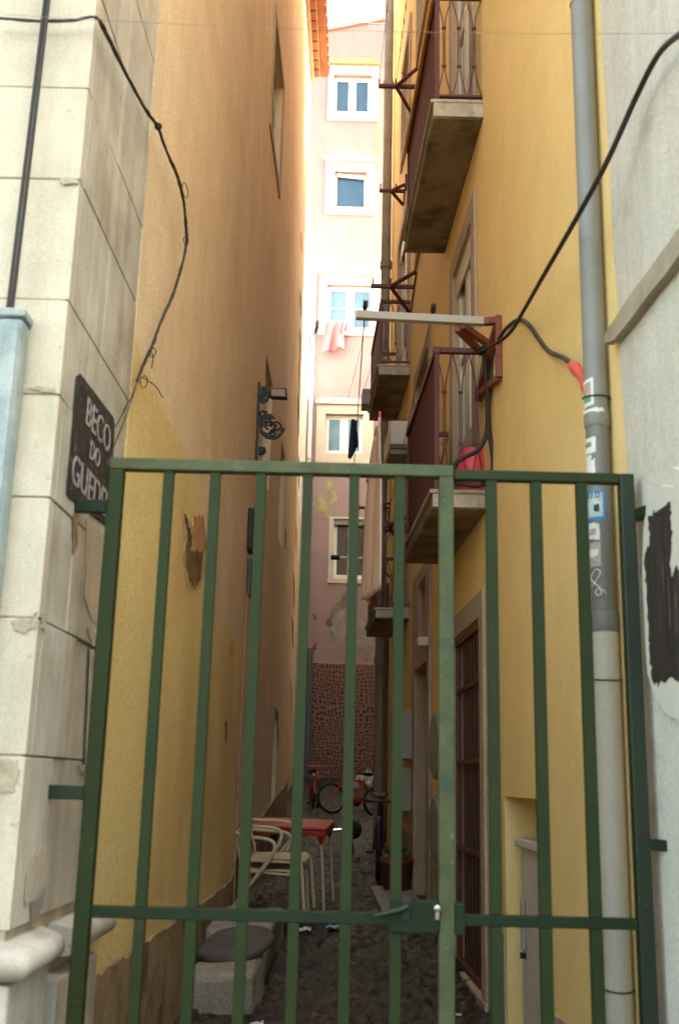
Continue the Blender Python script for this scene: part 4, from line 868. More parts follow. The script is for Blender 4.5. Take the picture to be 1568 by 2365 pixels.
# black hose hanging in a loop over the pot
def P(x, y, Y): return at(x, y, Y)
HC = thing('black_hose', 'thick black hose looped around the red pot and rising past the grey pipe', 'hose', P(1110, 1100, 6.6))
def RP(x, y, of): a_ = onR(x, y, of); return RW((a_[0], of, a_[1]))
main = [RW((2.21, .03, 4.55)), RW((2.55, .06, 4.5)), RP(1640, 52, .10), RP(1600, 62, .09), RP(1568, 80, .08), RP(1520, 125, .075), RP(1470, 220, .07), RP(1400, 375, .12), RP(1330, 505, .16), RP(1260, 627, .13), RP(1210, 715, .10), RP(1180, 765, .10), RP(1150, 790, .12), RP(1122, 806, .14)]
MB().tube(curve(main, 10), .0105, 10).build('hose', M_cable, HC)
l1 = [P(1122, 806, 6.45), P(1117, 815, 6.45), P(1123, 880, 6.48), P(1126, 960, 6.5), P(1122, 1005, 6.5), P(1105, 1038, 6.5), P(1075, 1055, 6.5), P(1053, 1070, 6.52), P(1046, 1095, 6.55), P(1052, 1115, 6.6)]
l2 = [P(1150, 800, 6.35), P(1139, 840, 6.45), P(1129, 905, 6.47), P(1127, 980, 6.49), P(1136, 1040, 6.5), P(1138, 1080, 6.52), P(1128, 1108, 6.56), P(1100, 1122, 6.6), P(1052, 1115, 6.6)]
for l in (l1, l2): MB().tube(curve(l, 8), .0155, 10).build('loop', M_cable, HC)
mb = MB()
for q in range(6):
    c = P(1122 - q * 1.2, 804 + q * 2.2, 6.43); mb.tube([c + Vector((.03 * math.cos(t), .03 * math.sin(t), .006 * math.sin(2 * t + q))) for t in [2 * math.pi * k / 14 for k in range(14)]], .006, 6, True)
mb.build('tie', M_cable, HC)
CBL = thing('taped_cable', 'black cable with a coral red taped sleeve running to the grey pipe', 'cable', P(1300, 830, 4.4))
br = [P(1150, 785, 6.15), P(1170, 757, 5.9), P(1198, 738, 5.6), P(1222, 752, 5.3), P(1245, 785, 5.1), P(1268, 812, 4.9), P(1300, 826, 4.5), P(1325, 846, 4.25)]
MB().tube(curve(br, 8), .0115, 8).build('cable', M_cable, CBL)
sl = curve([P(1322, 843, 4.27), P(1335, 860, 4.18), P(1350, 885, 4.09), P(1362, 910, 4.03)], 6)
MB().tube(sl, [.022 + .004 * math.sin(k * .5) for k in range(len(sl))], 12).build('sleeve', M_coral, CBL)

# overhead wires
tag(MB().tube([P(-60, 28, 3.0).lerp(P(1640, 76, 3.0), k / 20) - Vector((0, 0, .03 * 4 * (k / 20) * (1 - k / 20))) for k in range(21)], .0009, 5).build('overhead_wire', M_wire), 'hair thin wire strung across the alley near the camera', 'wire')
tag(MB().tube([P(650, 42, 19), P(760, 46, 20), P(905, 58, 21), P(1000, 66, 22)], .014, 6).build('overhead_wire', M_dwire), 'dark wire crossing the sky above the pink house roof', 'wire')

# ================================================================== FOREGROUND PIPE
PX, PY, PR = RW((3.97, .055, 0)).x, 3.97, .046
zj1, zj2 = onR(1395, 952, .05)[1], onR(1415, 1440, .05)[1]
DPF = thing('grey_drainpipe', 'tall grey drainpipe covered in torn stickers with pale lower section', 'drainpipe', (PX, PY, .05))
MB().tube([(PX, PY, zj1 + .03), (PX, PY, 4.78)], PR, 28).build('upper_pipe', M_pipegrey, DPF)
MB().tube([(PX, PY, 4.782), (PX, PY, 7.5)], PR + .004, 28).build('top_pipe', M_pipewhite, DPF)
MB().tube([(PX, PY, zj2 + .05), (PX, PY, zj1 + .03)], PR - .001, 28).build('middle_pipe', M_pipedark, DPF)
MB().lathe([(PR + .0005, -.035), (PR + .004, -.03), (PR + .0045, .02), (PR + .001, .03)], (PX, PY, zj1), 28).build('collar', M_pipegrey, DPF)
MB().lathe([(PR, -.03), (PR + .004, -.02), (PR + .004, .045), (PR + .0, .055)], (PX, PY, zj2), 28).build('collar', M_pipedark, DPF)
MB().tube([(PX, PY, .05), (PX, PY, zj2 - .012)], PR + .003, 28).build('lower_pipe', M_pipewhite, DPF)
def onpipe(mb, poly, r):
    """flat polygon (angle in degrees, z) wrapped on the pipe as a thin raised sheet"""
    pass
def stick(name, a0, a1, z0, z1, m, r=PR + .0012, skew=0., jag=0, seed=0):
    rnd = random.Random(seed); mb = MB(); n = 10; nz_ = 8
    def fn(u, v):
        j = jag * (rnd.uniform(-1, 1) if (u in (0, 1) or v in (0, 1)) else 0)
        an = R(a0 + (a1 - a0) * u + j * 12); z_ = z0 + (z1 - z0) * v + skew * (u - .5) + j * .012
        return (PX + r * math.cos(an), PY + r * math.sin(an), z_)
    mb.grid(fn, n, nz_); return mb.build(name, m, DPF)
def pz(y): return onR(1390, y, .05)[1]
s = stick('sticker', 172, 246, pz(932), pz(866), M_sticker, skew=.012, seed=1)
stick('sticker_print', 183, 232, pz(920), pz(874), M_stickpic, PR + .0018, skew=.008); stick('sticker_print', 188, 230, pz(922), pz(908), M_stickgreen, PR + .0022)
stick('sticker', 172, 247, pz(1046), pz(1008), M_sticker, skew=.006, jag=.15, seed=2); stick('sticker_print', 188, 226, pz(1030), pz(1018), M_stickgreen, PR + .0018); stick('sticker_print', 184, 206, pz(1030), pz(1021), M_stickred, PR + .0022)
stick('sticker', 176, 238, pz(1100), pz(1062), M_sticker, jag=.35, seed=3); stick('sticker', 180, 222, pz(1064), pz(1050), M_sticker, jag=.3, seed=4)
stick('sticker', 172, 280, pz(1206), pz(1136), M_stickblue, jag=.08, seed=5); stick('sticker_print', 180, 268, pz(1198), pz(1142), M_stickpale, PR + .0018)
stick('sticker_print', 226, 252, pz(1187), pz(1170), M_ink, PR + .0022, jag=.3, seed=6)
def pipetext(tx, size, deg, z_):
    an = R(deg); o = Vector((PX + (PR + .003) * math.cos(an), PY + (PR + .003) * math.sin(an), z_))
    text('lettering', tx, size, M_ink, DPF, o, (-math.sin(an), math.cos(an), 0), (0, 0, 1), .0008)
pipetext('21.D', .030, 226, pz(1148))
stick('sticker', 176, 250, pz(1250), pz(1212), M_sticker, jag=.2, seed=7, skew=-.01); stick('sticker_print', 190, 234, pz(1240), pz(1225), M_stickgrey, PR + .0018, jag=.2, seed=8)
stick('sticker', 176, 252, pz(1315), pz(1258), M_stickgrey, jag=.15, seed=9); stick('sticker_print', 184, 240, pz(1292), pz(1274), M_sticker, PR + .0018, jag=.3, seed=10)
stick('sticker_print', 178, 290, pz(948), pz(938), M_sticker, PR + .006, jag=.3, seed=12)
def ppt(deg, y): an = R(deg); return (PX + (PR + .0015) * math.cos(an), PY + (PR + .0015) * math.sin(an), pz(y))
mb = MB()
mb.tube(curve([ppt(178, 1364), ppt(204, 1357), ppt(240, 1338), ppt(246, 1328), ppt(228, 1322), ppt(200, 1332), ppt(196, 1345), ppt(218, 1355), ppt(240, 1366), ppt(246, 1380), ppt(232, 1384), ppt(220, 1376), ppt(232, 1368), ppt(256, 1372), ppt(268, 1380)], 5), .0022, 6); mb.build('chalk_scrawl', M_sticker, DPF)
for y in (905, 1563, 2280):
    z_ = pz(y) if y < 1500 else onR(1425, y, .05)[1]
    tag(MB().tube([(PX + (PR + .006) * math.cos(t), PY + (PR + .006) * math.sin(t), z_ + .006 * math.sin(t)) for t in [2 * math.pi * q / 24 for q in range(24)]], .0028, 6, True).build('cable_tie', M_black, DPF))
mb = MB(); mb.bar((PX, PY + PR, zj1), RW((3.99, 0, zj1)), .03); mb.build('wall_clip', M_maroonbar, DPF)

# ================================================================== RIGHT WHITE BUILDING
WB = thing('white_building', 'dirty whitewashed house wall on the street corner with rounded render patch', 'building', RW((3.75, 0, 0)))
mb = MB(RW)
edge = ragged([(3.845, 4.9), (3.80, 3.65), (3.765, 2.9), (3.735, 2.39), (3.72, 1.34), (3.69, .6), (3.68, 0)], .006, 6, 71, False)
mb.prism([(2.2, 0), (2.2, 7.4), (3.86, 7.4)] + edge, -.4, .014); mb.build('wall', M_whitewall, WB)
MB(RW).box((2.2, -5, 0), (2.23, -.41, 7.4)).build('front_wall', M_whitewall, WB)
MB(RW).prism(ragged([(2.2, 3.05), (3.70, 3.09), (3.84, 3.12), (3.84, 3.165), (3.70, 3.17), (2.2, 3.15)], .006, 8, 72), .0145, .05).build('ledge', M_ledge, WB)
pat = [onR(x, y, .02) for x, y in ((1560, 1122), (1535, 1118), (1512, 1135), (1497, 1165), (1490, 1230), (1486, 1350), (1490, 1480), (1500, 1560), (1520, 1620), (1545, 1655), (1570, 1668))] + [(3.25, 1.62), (3.12, 1.68), (3.05, 1.85), (3.05, 2.25), (3.12, 2.40), (3.25, 2.45)]
MB(RW).prism(ragged(pat, .003, 4, 73), .0145, .030).build('render_patch', M_whitepatch, WB, bevel=.006)
bp = [onR(x, y, .032) for x, y in ((1497, 1190), (1546, 1162), (1550, 1250), (1545, 1300), (1552, 1330), (1560, 1310), (1580, 1318), (1590, 1420), (1590, 1560), (1520, 1580), (1505, 1570), (1496, 1480), (1492, 1350), (1486, 1300), (1490, 1275), (1498, 1260))]
MB(RW).prism(ragged(bp, .012, 9, 74), .0305, .032).build('black_paint', M_blackpaint, WB)
# ================================================================== GATE
GY = 3.6
def gx(x, y=1800): return at(x, y, GY).x
zT, zM = 2.492, 1.045
GL_ = thing('gate_leaf', 'wide green steel bar gate leaf carrying the lock', 'gate', (-.2, GY, .12), 'green steel gate leaves closing the alley')
GR_ = thing('gate_leaf', 'narrow darker green gate leaf beside the grey drainpipe', 'gate', (.7, GY, .12), 'green steel gate leaves closing the alley')
xL, xC, xR = -.785, .372, 1.005
hp, hb = .025, .0175
def post(x, m, parent, z1=zT): MB().box((x - hp, GY - hp, .12), (x + hp, GY + hp, z1)).build('post', m, parent, bevel=.004)
post(xL, M_greenmid, GL_); post(xC, M_greenpale, GL_)
MB().box((xL - hp, GY - hp + .001, zT + .001), (xC + hp, GY + hp - .001, zT + .043)).build('top_rail', M_greenpale, GL_, bevel=.004)
MB().box((xL + hp, GY - .018, zM - .036), (xC - hp, GY + .018, zM)).build('middle_rail', M_green, GL_, bevel=.003)
MB().box((xL + hp, GY - .018, .14), (xC - hp, GY + .018, .18)).build('bottom_rail', M_green, GL_, bevel=.003)
def gbar(x, m, parent):
    mb = MB(); mb.box((x - hb, GY - .0165, .182), (x + hb, GY + .0165, zM - .0365)); mb.box((x - hb, GY - .0165, zM + .0005), (x + hb, GY + .0165, zT)); 
    for z_ in (zM + .001, zT - .0055): mb.box((x - hb - .0025, GY - .0185, z_), (x + hb + .0025, GY + .0185, z_ + .005))
    mb.build('bar', m, parent, bevel=.0015)
for px in (352, 466, 578, 692, 806, 917): gbar(gx(px, 1700), M_greenmid, GL_)
post(xR, M_greendeep, GR_, zT + .028)
MB().box((xC + hp + .004, GY - .02, zT - .006), (xR - hp, GY + .02, zT + .030)).build('top_rail', M_greenmid, GR_, bevel=.004)
MB().box((xC + hp + .03, GY - .018, zM - .034), (xR - hp, GY + .018, zM + .0)).build('middle_rail', M_green, GR_, bevel=.003)
MB().box((xC + hp + .004, GY - .018, .14), (xR - hp, GY + .018, .18)).build('bottom_rail', M_green, GR_, bevel=.003)
for px in (1140, 1249, 1360):
    x = gx(px, 1700); mb = MB(); mb.box((x - .019, GY - .0175, .182), (x + .019, GY + .0175, zM - .0345)); mb.box((x - .019, GY - .0175, zM + .0005), (x + .019, GY + .0175, zT - .007)); mb.build('bar', M_greenmid, GR_, bevel=.003)
MB().box((xC + hp + .001, GY - .03, zM - .06), (xC + hp + .032, GY + .02, zM + .035)).build('strike_plate', M_green, GR_, bevel=.003)
# lock
x0, x1 = gx(905), xC - hp - .001; zl0, zl1 = at(980, 2152, GY).z, at(980, 2078, GY).z
lk = MB().box((x0, GY - .034, zl0), (x1, GY + .026, zl1)).build('lock', M_green, GL_, bevel=.003)
hx = gx(937); hz = at(937, 2098, GY).z
mb = MB(); mb.tube([(hx, GY - .034, hz + .012), (hx, GY - .075, hz + .012)], .009, 10); mb.tube(curve([(hx + .002, GY - .078, hz + .014), (hx - .02, GY - .08, hz + .004), (hx - .06, GY - .08, hz - .006), (gx(868), GY - .078, hz - .016)], 5), [.0105] * 8 + [.010, .0098, .0095, .009, .0085, .008, .0075, .007], 10)
mb.build('handle', M_greendeep, lk)
MB().box((hx - .014, GY - .038, hz - .03), (hx + .016, GY - .0345, hz + .035)).build('handle_plate', M_greendeep, lk, bevel=.004)
kx, kz = gx(1007), at(1007, 2104, GY).z
mb = MB(); mb.lathe([(0, -.006), (.0115, -.006), (.0115, 0), (.0, 0)], (kx, GY - .034, kz + .012), 16, (0, -1, 0)); mb.lathe([(.0, .0), (.0115, .0), (.0115, .012), (.008, .014), (0, .014)], (kx, GY - .034, kz + .012), 16, (0, -1, 0)); mb.box((kx - .006, GY - .046, kz - .022), (kx + .006, GY - .0345, kz + .008)); mb.build('key_cylinder', M_steel, lk, bevel=.002)
# hinge brackets to the stone and the white wall
def hinge(xa, xb, z_, parent, m=M_greendeep, y0=GY, y1=GY, h=.045):
    mb = MB(); mb.bar((xa, y0, z_), (xb, y1, z_), .03, h); mb.build('hinge_bracket', m, parent, bevel=.003)
hinge(xL - hp - .001, Lx(3.6) - .01, at(215, 1170, GY).z, GL_, M_green); hinge(xL - hp - .001, Lx(3.6) - .01, at(160, 1830, GY).z, GL_)
hinge(xR + hp + .001, RW((3.5, .0, 0)).x + .0, at(1472, 1192, GY).z, GR_, M_green, GY, 3.48, .04); hinge(xR + hp + .001, RW((3.52, 0, 0)).x, at(1500, 1950, GY).z, GR_, M_greendeep, GY, 3.52, .035)
mb = MB(LW); z_ = at(180, 1170, GY).z; mb.prism(ragged([(3.57, z_ - .03), (3.63, z_ - .03), (3.66, z_ - .12), (3.62, z_ - .17), (3.59, z_ - .1)], .006, 4, 81), .004, .0055); mb.build('rust_stain', M_rust, TH)

# ================================================================== WALL LAMP
LP = thing('wall_lamp', 'dark ornate scroll bracket with a small floodlight on the ochre wall', 'lamp', LW((9.5, 0, 4.3)))
mb = MB(LW); mb.box((9.47, .001, 4.30), (9.54, .02, 5.10)); mb.build('back_plate', M_lampiron, LP)
def scroll(c, r0, r1, turns, ph, wd=.014, sgn=1):
    pts = []
    n = int(22 * turns)
    for k in range(n + 1):
        t = k / n; a_ = ph + sgn * turns * 2 * math.pi * t; r_ = r0 + (r1 - r0) * t; pts.append(LW((9.505, c[0] + r_ * math.cos(a_), c[1] + r_ * math.sin(a_))))
    mb = MB(); mb.tube(pts, wd, 6); return mb
def lz(y): return at(620, y, 9.5).z
def lo(x): return at(x, 960, 9.5).x - LW((9.5, 0, 0)).x
for (cx_, cy_, r0, r1, tr, ph, sg) in ((lo(622), lz(985), .10, .02, 1.6, 1.0, 1), (lo(608), lz(915), .055, .015, 1.4, 2.0, -1), (lo(640), lz(985), .055, .012, 1.3, 3.2, -1), (lo(608), lz(958), .04, .012, 1.2, .5, 1), (lo(607), lz(1040), .045, .012, 1.1, 4.2, 1), (lo(618), lz(976), .05, .012, 1.5, 4.0, -1), (lo(632), lz(1000), .035, .01, 1.3, 1.2, 1)):
    scroll((cx_, cy_), r0, r1, tr, ph, .010, sg).build('scroll', M_lampiron, LP)
mb = MB(LW)
def plate(pts): mb.prism([(0, 0)] * 0 + pts, 0, 1)
for pts in ([(600, 962), (612, 956), (628, 957), (634, 966), (626, 966), (612, 968), (606, 982), (608, 996), (622, 1006), (640, 1008), (650, 998), (648, 986), (661, 990), (650, 1006), (636, 1015), (616, 1012), (602, 1000)], [(600, 893), (616, 896), (616, 908), (606, 915), (618, 925), (606, 932), (600, 930)], [(600, 1032), (616, 1034), (612, 1046), (602, 1050)]):
    q = [(lo(x), lz(y)) for x, y in pts]; n_ = len(q)
    mb.add([(9.49, a_, b_) for a_, b_ in q] + [(9.52, a_, b_) for a_, b_ in q], [tuple(range(n_)), tuple(range(2 * n_ - 1, n_ - 1, -1))] + [(i, (i + 1) % n_, n_ + (i + 1) % n_, n_ + i) for i in range(n_)])
mb.build('leaf_plate', M_lampiron, LP)
mb = MB(LW); fx0, fx1 = lo(622), lo(663); zf = lz(915)
mb.add([(9.42, fx0, zf + .055), (9.42, fx1 - .01, zf + .055), (9.42, fx1, zf - .04), (9.42, fx0 + .01, zf - .035), (9.5, fx0, zf + .055), (9.5, fx1 - .01, zf + .055), (9.5, fx1, zf - .04), (9.5, fx0 + .01, zf - .035)], [(0, 1, 2, 3), (7, 6, 5, 4), (0, 4, 5, 1), (1, 5, 6, 2), (2, 6, 7, 3), (3, 7, 4, 0)])
mb.build('floodlight', M_lampiron, LP, bevel=.004)
mb = MB(LW); mb.add([(9.418, fx0 + .015, zf + .042), (9.418, fx1 - .024, zf + .042), (9.418, fx1 - .016, zf - .027), (9.418, fx0 + .022, zf - .024)], [(0, 1, 2, 3)]); mb.build('lens', M_lampglass, LP)
mb = MB(LW); mb.box((9.44, lo(618), zf - .01), (9.52, fx0 + .012, zf + .03)); mb.build('lamp_mount', M_lampiron, LP)

# ================================================================== THINGS IN THE ALLEY
SL = math.atan(.07)
def rotated(fn_root, loc, rz=0, rx=0, ry=0):
    fn_root.location = loc; fn_root.rotation_euler = (rx, ry, rz); return fn_root
# red table (built upright at the origin, then set down on the sloping paving)
TB = thing('bar_table', 'red plastic table with thin metal legs leaning with the sloping alley', 'table')
w_, d_, h_ = .68, .68, .72
MB().box((-w_ / 2, -d_ / 2, h_ - .03), (w_ / 2, d_ / 2, h_)).build('tabletop', M_tablered, TB, bevel=.012)
mb = MB(); mb.box((-w_ / 2 + .01, -d_ / 2 + .01, h_ - .075), (w_ / 2 - .01, -d_ / 2 + .03, h_ - .031)); mb.box((-w_ / 2 + .01, d_ / 2 - .03, h_ - .075), (w_ / 2 - .01, d_ / 2 - .01, h_ - .031)); mb.box((-w_ / 2 + .01, -d_ / 2 + .031, h_ - .075), (-w_ / 2 + .03, d_ / 2 - .031, h_ - .031)); mb.box((w_ / 2 - .03, -d_ / 2 + .031, h_ - .075), (w_ / 2 - .01, d_ / 2 - .031, h_ - .031)); mb.build('apron', M_tablered, TB, bevel=.004)
for sx in (-1, 1):
    for sy in (-1, 1):
        l = MB().tube([(sx * (w_ / 2 - .05), sy * (d_ / 2 - .05), h_ - .1), (sx * (w_ / 2 + .0), sy * (d_ / 2 - .02), 0)], .012, 8).build('leg', M_cream, TB)
        MB().lathe([(.014, 0), (.022, .03), (.032, .075)], (sx * (w_ / 2 - .05), sy * (d_ / 2 - .05), h_ - .15), 12).build('socket', M_tablered, l)
mb = MB(); mb.grid(lambda u, v: (-.04 + .16 * math.cos(2 * math.pi * u) * v + .04 * math.cos(6 * u), -.23 + .025 * math.sin(2 * math.pi * u) * v, h_ + .0012), 20, 3); mb.build('worn_print', mat('faded_pink_print', (.62, .32, .30), var=.25, vscale=40, bump=0), TB)
rotated(TB, (at(676, 1985, 10.1).x, 10.1, gz(10.1) - .012), R(-7), SL, R(1.0))
# stacked cream chairs
def chair(label):
    t = thing('bistro_chair', label, 'chair', (0, 0, 0), 'stacked cream bistro chairs'); sw, sd, sh = .22, .21, .45     # faces +x
    mb = MB(); mb.grid(lambda u, v: (-.20 + .47 * u, (-.21 + .42 * v) * (1 - .12 * (1 - u)), sh - .012 * math.sin(math.pi * u) * math.sin(math.pi * v) - (.03 * max(0, u - .85) / .15)), 12, 10); mb.build('seat', M_cream, t, solid=.014)
    mb = MB(); mb.tube([(.26, -.20, sh - .03), (.275, 0, sh - .03), (.26, .20, sh - .03), (0, .205, sh - .02), (-.2, .185, sh - .015), (-.21, 0, sh - .015), (-.2, -.185, sh - .015), (0, -.205, sh - .02)], .012, 8, True); mb.build('seat_rim', M_cream, t)
    for sy in (-1, 1): MB().tube(curve([(.21, sy * .19, sh - .005), (.252, sy * .20, sh - .03), (.268, sy * .208, sh - .10), (.285, sy * .225, 0)], 5), .0145, 10).build('leg', M_cream, t)
    # arm hoop: one tube round the back, forward along the arms and down in a diagonal to the rear feet
    pts = [(-.33, -.23, 0), (-.22, -.245, .17), (-.02, -.265, .42), (.08, -.27, .55), (.115, -.265, .635), (.09, -.26, .685), (0, -.255, .705), (-.14, -.235, .712), (-.235, -.16, .725), (-.265, 0, .735)]
    full = pts + [(x, -y, z) for x, y, z in pts[-2::-1]]
    MB().tube(curve(full, 5), .0145, 10).build('arm_frame', M_cream, t)
    mb = MB(); mb.grid(lambda u, v: (-.20 - .065 * u, (-.06 + .12 * v), sh + (.285) * u), 6, 4); mb.build('back_slat', M_cream, t, solid=.008)
    for sy in (-1, 1): MB().tube([(-.195, sy * .15, sh - .01), (-.25, sy * .14, .72)], .010, 8).build('back_rod', M_cream, t)
    return t
c1 = chair('upper cream bistro chair nested on another chair beside the red table'); c2 = chair('lower cream bistro chair of the stack beside the red table')
bx_ = at(630, 2000, 9.3).x
rotated(c2, (bx_ - .02, 9.3, gz(9.3) - .012), R(-12), SL, 0); rotated(c1, (bx_ + .035, 9.31, gz(9.3) + .075), R(-9), SL, R(-2)); c1.scale = c2.scale = (1.0,) * 3
# stone blocks and disc by the left wall
def block(label, s0, s1, w0, w1, z0, z1, seed):
    rnd = random.Random(seed); mb = MB(LW)
    def fn(i, j, k): return (s0 + (s1 - s0) * i + rnd.uniform(-.045, .045) * (1 if k else .4), .025 + (w0 + (w1 - w0) * i) * j + rnd.uniform(-.04, .04) * j, z0 + (z1 - z0) * k + rnd.uniform(-.03, .03) * k)
    vs = [fn(i, j, k) for i in (0, .5, 1) for j in (0, .5, 1) for k in (0, 1)]; ix = lambda i, j, k: i * 6 + j * 2 + k; fs = []
    for i in range(2):
        for j in range(2):
            fs += [(ix(i, j, 1), ix(i + 1, j, 1), ix(i + 1, j + 1, 1), ix(i, j + 1, 1)), (ix(i, j, 0), ix(i, j + 1, 0), ix(i + 1, j + 1, 0), ix(i + 1, j, 0))]
        fs += [(ix(i, 2, 0), ix(i, 2, 1), ix(i + 1, 2, 1), ix(i + 1, 2, 0)), (ix(i, 0, 1), ix(i, 0, 0), ix(i + 1, 0, 0), ix(i + 1, 0, 1))]
    for j in range(2): fs += [(ix(0, j, 0), ix(0, j, 1), ix(0, j + 1, 1), ix(0, j + 1, 0)), (ix(2, j, 1), ix(2, j, 0), ix(2, j + 1, 0), ix(2, j + 1, 1))]
    mb.add(vs, fs); return tag(mb.build('stone_block', M_slab, bevel=.035), label, 'stone', 'stone blocks along the left wall')
block('near rough white stone block at the foot of the ochre wall', 6.62, 7.15, .40, .40, gz(6.7) - .05, .345, 3)
block('long white stone block behind the grey disc at the ochre wall', 7.45, 8.75, .42, .44, gz(7.6) - .05, .50, 4)
mb = MB(); dc = LW((7.18, .27, .395)); dax = Vector((-.12, -.24, 1)).normalized(); du = dax.orthogonal().normalized(); dw = dax.cross(du)
def slabpt(r_, h_, a_):
    w_ = 1 + .05 * math.sin(2 * a_ + .6) + .035 * math.sin(5 * a_) + .02 * math.sin(9 * a_ + 2)
    return dc + (du * math.cos(a_) * 1.08 + dw * math.sin(a_) * .95) * r_ * w_ + dax * (h_ + .006 * math.sin(3 * a_ + r_ * 20))
prof_ = [(.0, 0), (.20, 0), (.235, .012), (.242, .035), (.236, .055), (.222, .066), (.15, .063), (.07, .066), (.0, .064)]; na = 44
mb.add([slabpt(r_, h_, 2 * math.pi * k / na) for r_, h_ in prof_ for k in range(na)], [(i * na + k, i * na + (k + 1) % na, (i + 1) * na + (k + 1) % na, (i + 1) * na + k) for i in range(len(prof_) - 1) for k in range(na)], True)
lathe_skip = MB(); lathe_skip.lathe([(.0, 0), (.20, 0), (.232, .01), (.24, .03), (.235, .055), (.225, .06), (.03, .058), (.028, .02), (0, .03)], dc, 44, (-.12, -.22, 1)); tag(mb.build('stone_disc', M_disc), 'dark grey worn round stone slab resting on the pale blocks', 'stone disc')

# bicycles
def bicycle(label, r, fm, wb, loc, rz, lean, hw=.19, tyre=.022, decal=None, mtb=False, rx=SL):
    t = thing('bicycle', label, 'bicycle', (0, 0, 0)); h = r * 2
    rear, frontp = Vector((-wb / 2, 0, r)), Vector((wb / 2, 0, r)); bb = Vector((-wb * .08, 0, r * .92)); st = Vector((-wb * .2, 0, r + .30)); hd = Vector((wb * .28, 0, r + .33)); hd2 = Vector((wb * .325, 0, r + .22))
    def wheel(c):
        mb = MB(); mb.tube([c + Vector((r * math.cos(q), 0, r * math.sin(q))) * ((r - tyre) / r) for q in [2 * math.pi * k / 30 for k in range(30)]], tyre, 8, True); w = mb.build('wheel', M_black, t)
        mb = MB(); mb.tube([c + Vector((math.cos(q), 0, math.sin(q))) * (r - tyre * 2.1) for q in [2 * math.pi * k / 30 for k in range(30)]], .007, 6, True)
        mb.build('rim', M_mgrey, w)
        mb = MB(); mb.tube([c + Vector((0, -.03, 0)), c + Vector((0, .03, 0))], .016, 8)
        for k in range(16): q = 2 * math.pi * k / 16; mb.tube([c + Vector((0, .018 * (-1) ** k, 0)), c + Vector((math.cos(q), 0, math.sin(q))) * (r - tyre * 2.1)], .0014, 4)
        mb.build('spokes', M_mgrey, w); return w
    wheel(rear); wheel(frontp)
    mb = MB(); th = .019
    mb.tube([st, hd], th, 8); mb.tube([bb, hd2], th * 1.15, 8); mb.tube([bb, st + (st - bb) * .12], th, 8); mb.tube([hd2 + (hd2 - hd) * .1, hd + (hd - hd2) * .35], th * 1.2, 8)
    for sy in (-1, 1): mb.tube([bb + Vector((0, sy * .02, 0)), rear + Vector((0, sy * .035, 0))], .011, 6); mb.tube([st + Vector((0, sy * .015, 0)), rear + Vector((0, sy * .035, 0))], .010, 6)
    mb.build('frame', fm, t)
    fk = MB()
    for sy in (-1, 1): fk.tube([hd2 + Vector((0, sy * .03, -.01)), frontp + Vector((0, sy * .045, 0))], .014, 6)
    fk.tube([hd2 + Vector((0, -.04, -.01)), hd2 + Vector((0, .04, -.01))], .016, 6); fk.build('fork', fm if not mtb else M_black, t)
    top = hd + (hd - hd2) * .9; mb = MB(); mb.tube([hd, top], .014, 8); mb.tube(curve([top + Vector((-.03, -hw, .03)), top + Vector((.03, -hw * .45, .02)), top + Vector((.03, hw * .45, .02)), top + Vector((-.03, hw, .03))], 6), .011, 8); hb_ = mb.build('handlebar', fm if not mtb else M_black, t)
    for sy in (-1, 1): MB().tube([top + Vector((-.01, sy * hw * .66, .025)), top + Vector((-.035, sy * hw * 1.06, .03))], .017, 8).build('grip', M_black, hb_)
    stp = st + (st - bb).normalized() * .13; MB().tube([st, stp], .013, 8).build('seat_post', M_chrome, t)
    mb = MB(); mb.grid(lambda u, v: (stp.x - .13 + .26 * u, (.07 * (1 - u) ** .8 + .018) * math.sin((v - .5) * math.pi), stp.z + .03 - .02 * math.cos((v - .5) * math.pi * 0) - .03 * abs(v - .5) ** 2), 8, 8); mb.build('saddle', M_black, t, solid=.03)
    mb = MB(); mb.lathe([(0, -.008), (.07, -.006), (.07, .006), (0, .008)], bb + Vector((0, -.05, 0)), 18, (0, 1, 0)); mb.tube([bb + Vector((0, -.06, 0)), bb + Vector((.10, -.07, -.10))], .009, 6); mb.tube([bb + Vector((0, .06, 0)), bb + Vector((-.10, .07, .10))], .009, 6); mb.box(tuple(bb + Vector((.07, -.14, -.115))), tuple(bb + Vector((.14, -.07, -.09)))); mb.build('crank', M_black, t)
    if decal: MB().tube([bb.lerp(hd2, .55), bb.lerp(hd2, .8)], .0235, 8).build('decal', decal, t)
    t.location = loc; t.rotation_mode = 'ZYX'; t.rotation_euler = (lean, 0, rz); return t
p = at(722, 1882, 18); bicycle('small red bicycle leaning on the ochre wall with handlebar facing forward', .24, M_bikered, .78, (p.x + .02, 18.3, gz(18.3)), R(-82), R(-7))
p = at(810, 1905, 17.6); bicycle('small orange red bicycle parked crosswise before the dotted mural', .25, M_bikered, .80, (p.x + .05, 17.7, gz(17.6)), R(202), R(-10), tyre=.026)
p = at(876, 2015, 12); bicycle('black mountain bicycle leaning against the yellow wall by the terracotta pot', .335, M_black, 1.02, (p.x, 12.2, gz(12)), R(-93), R(8), tyre=.028, decal=M_yellowpaint, mtb=True)
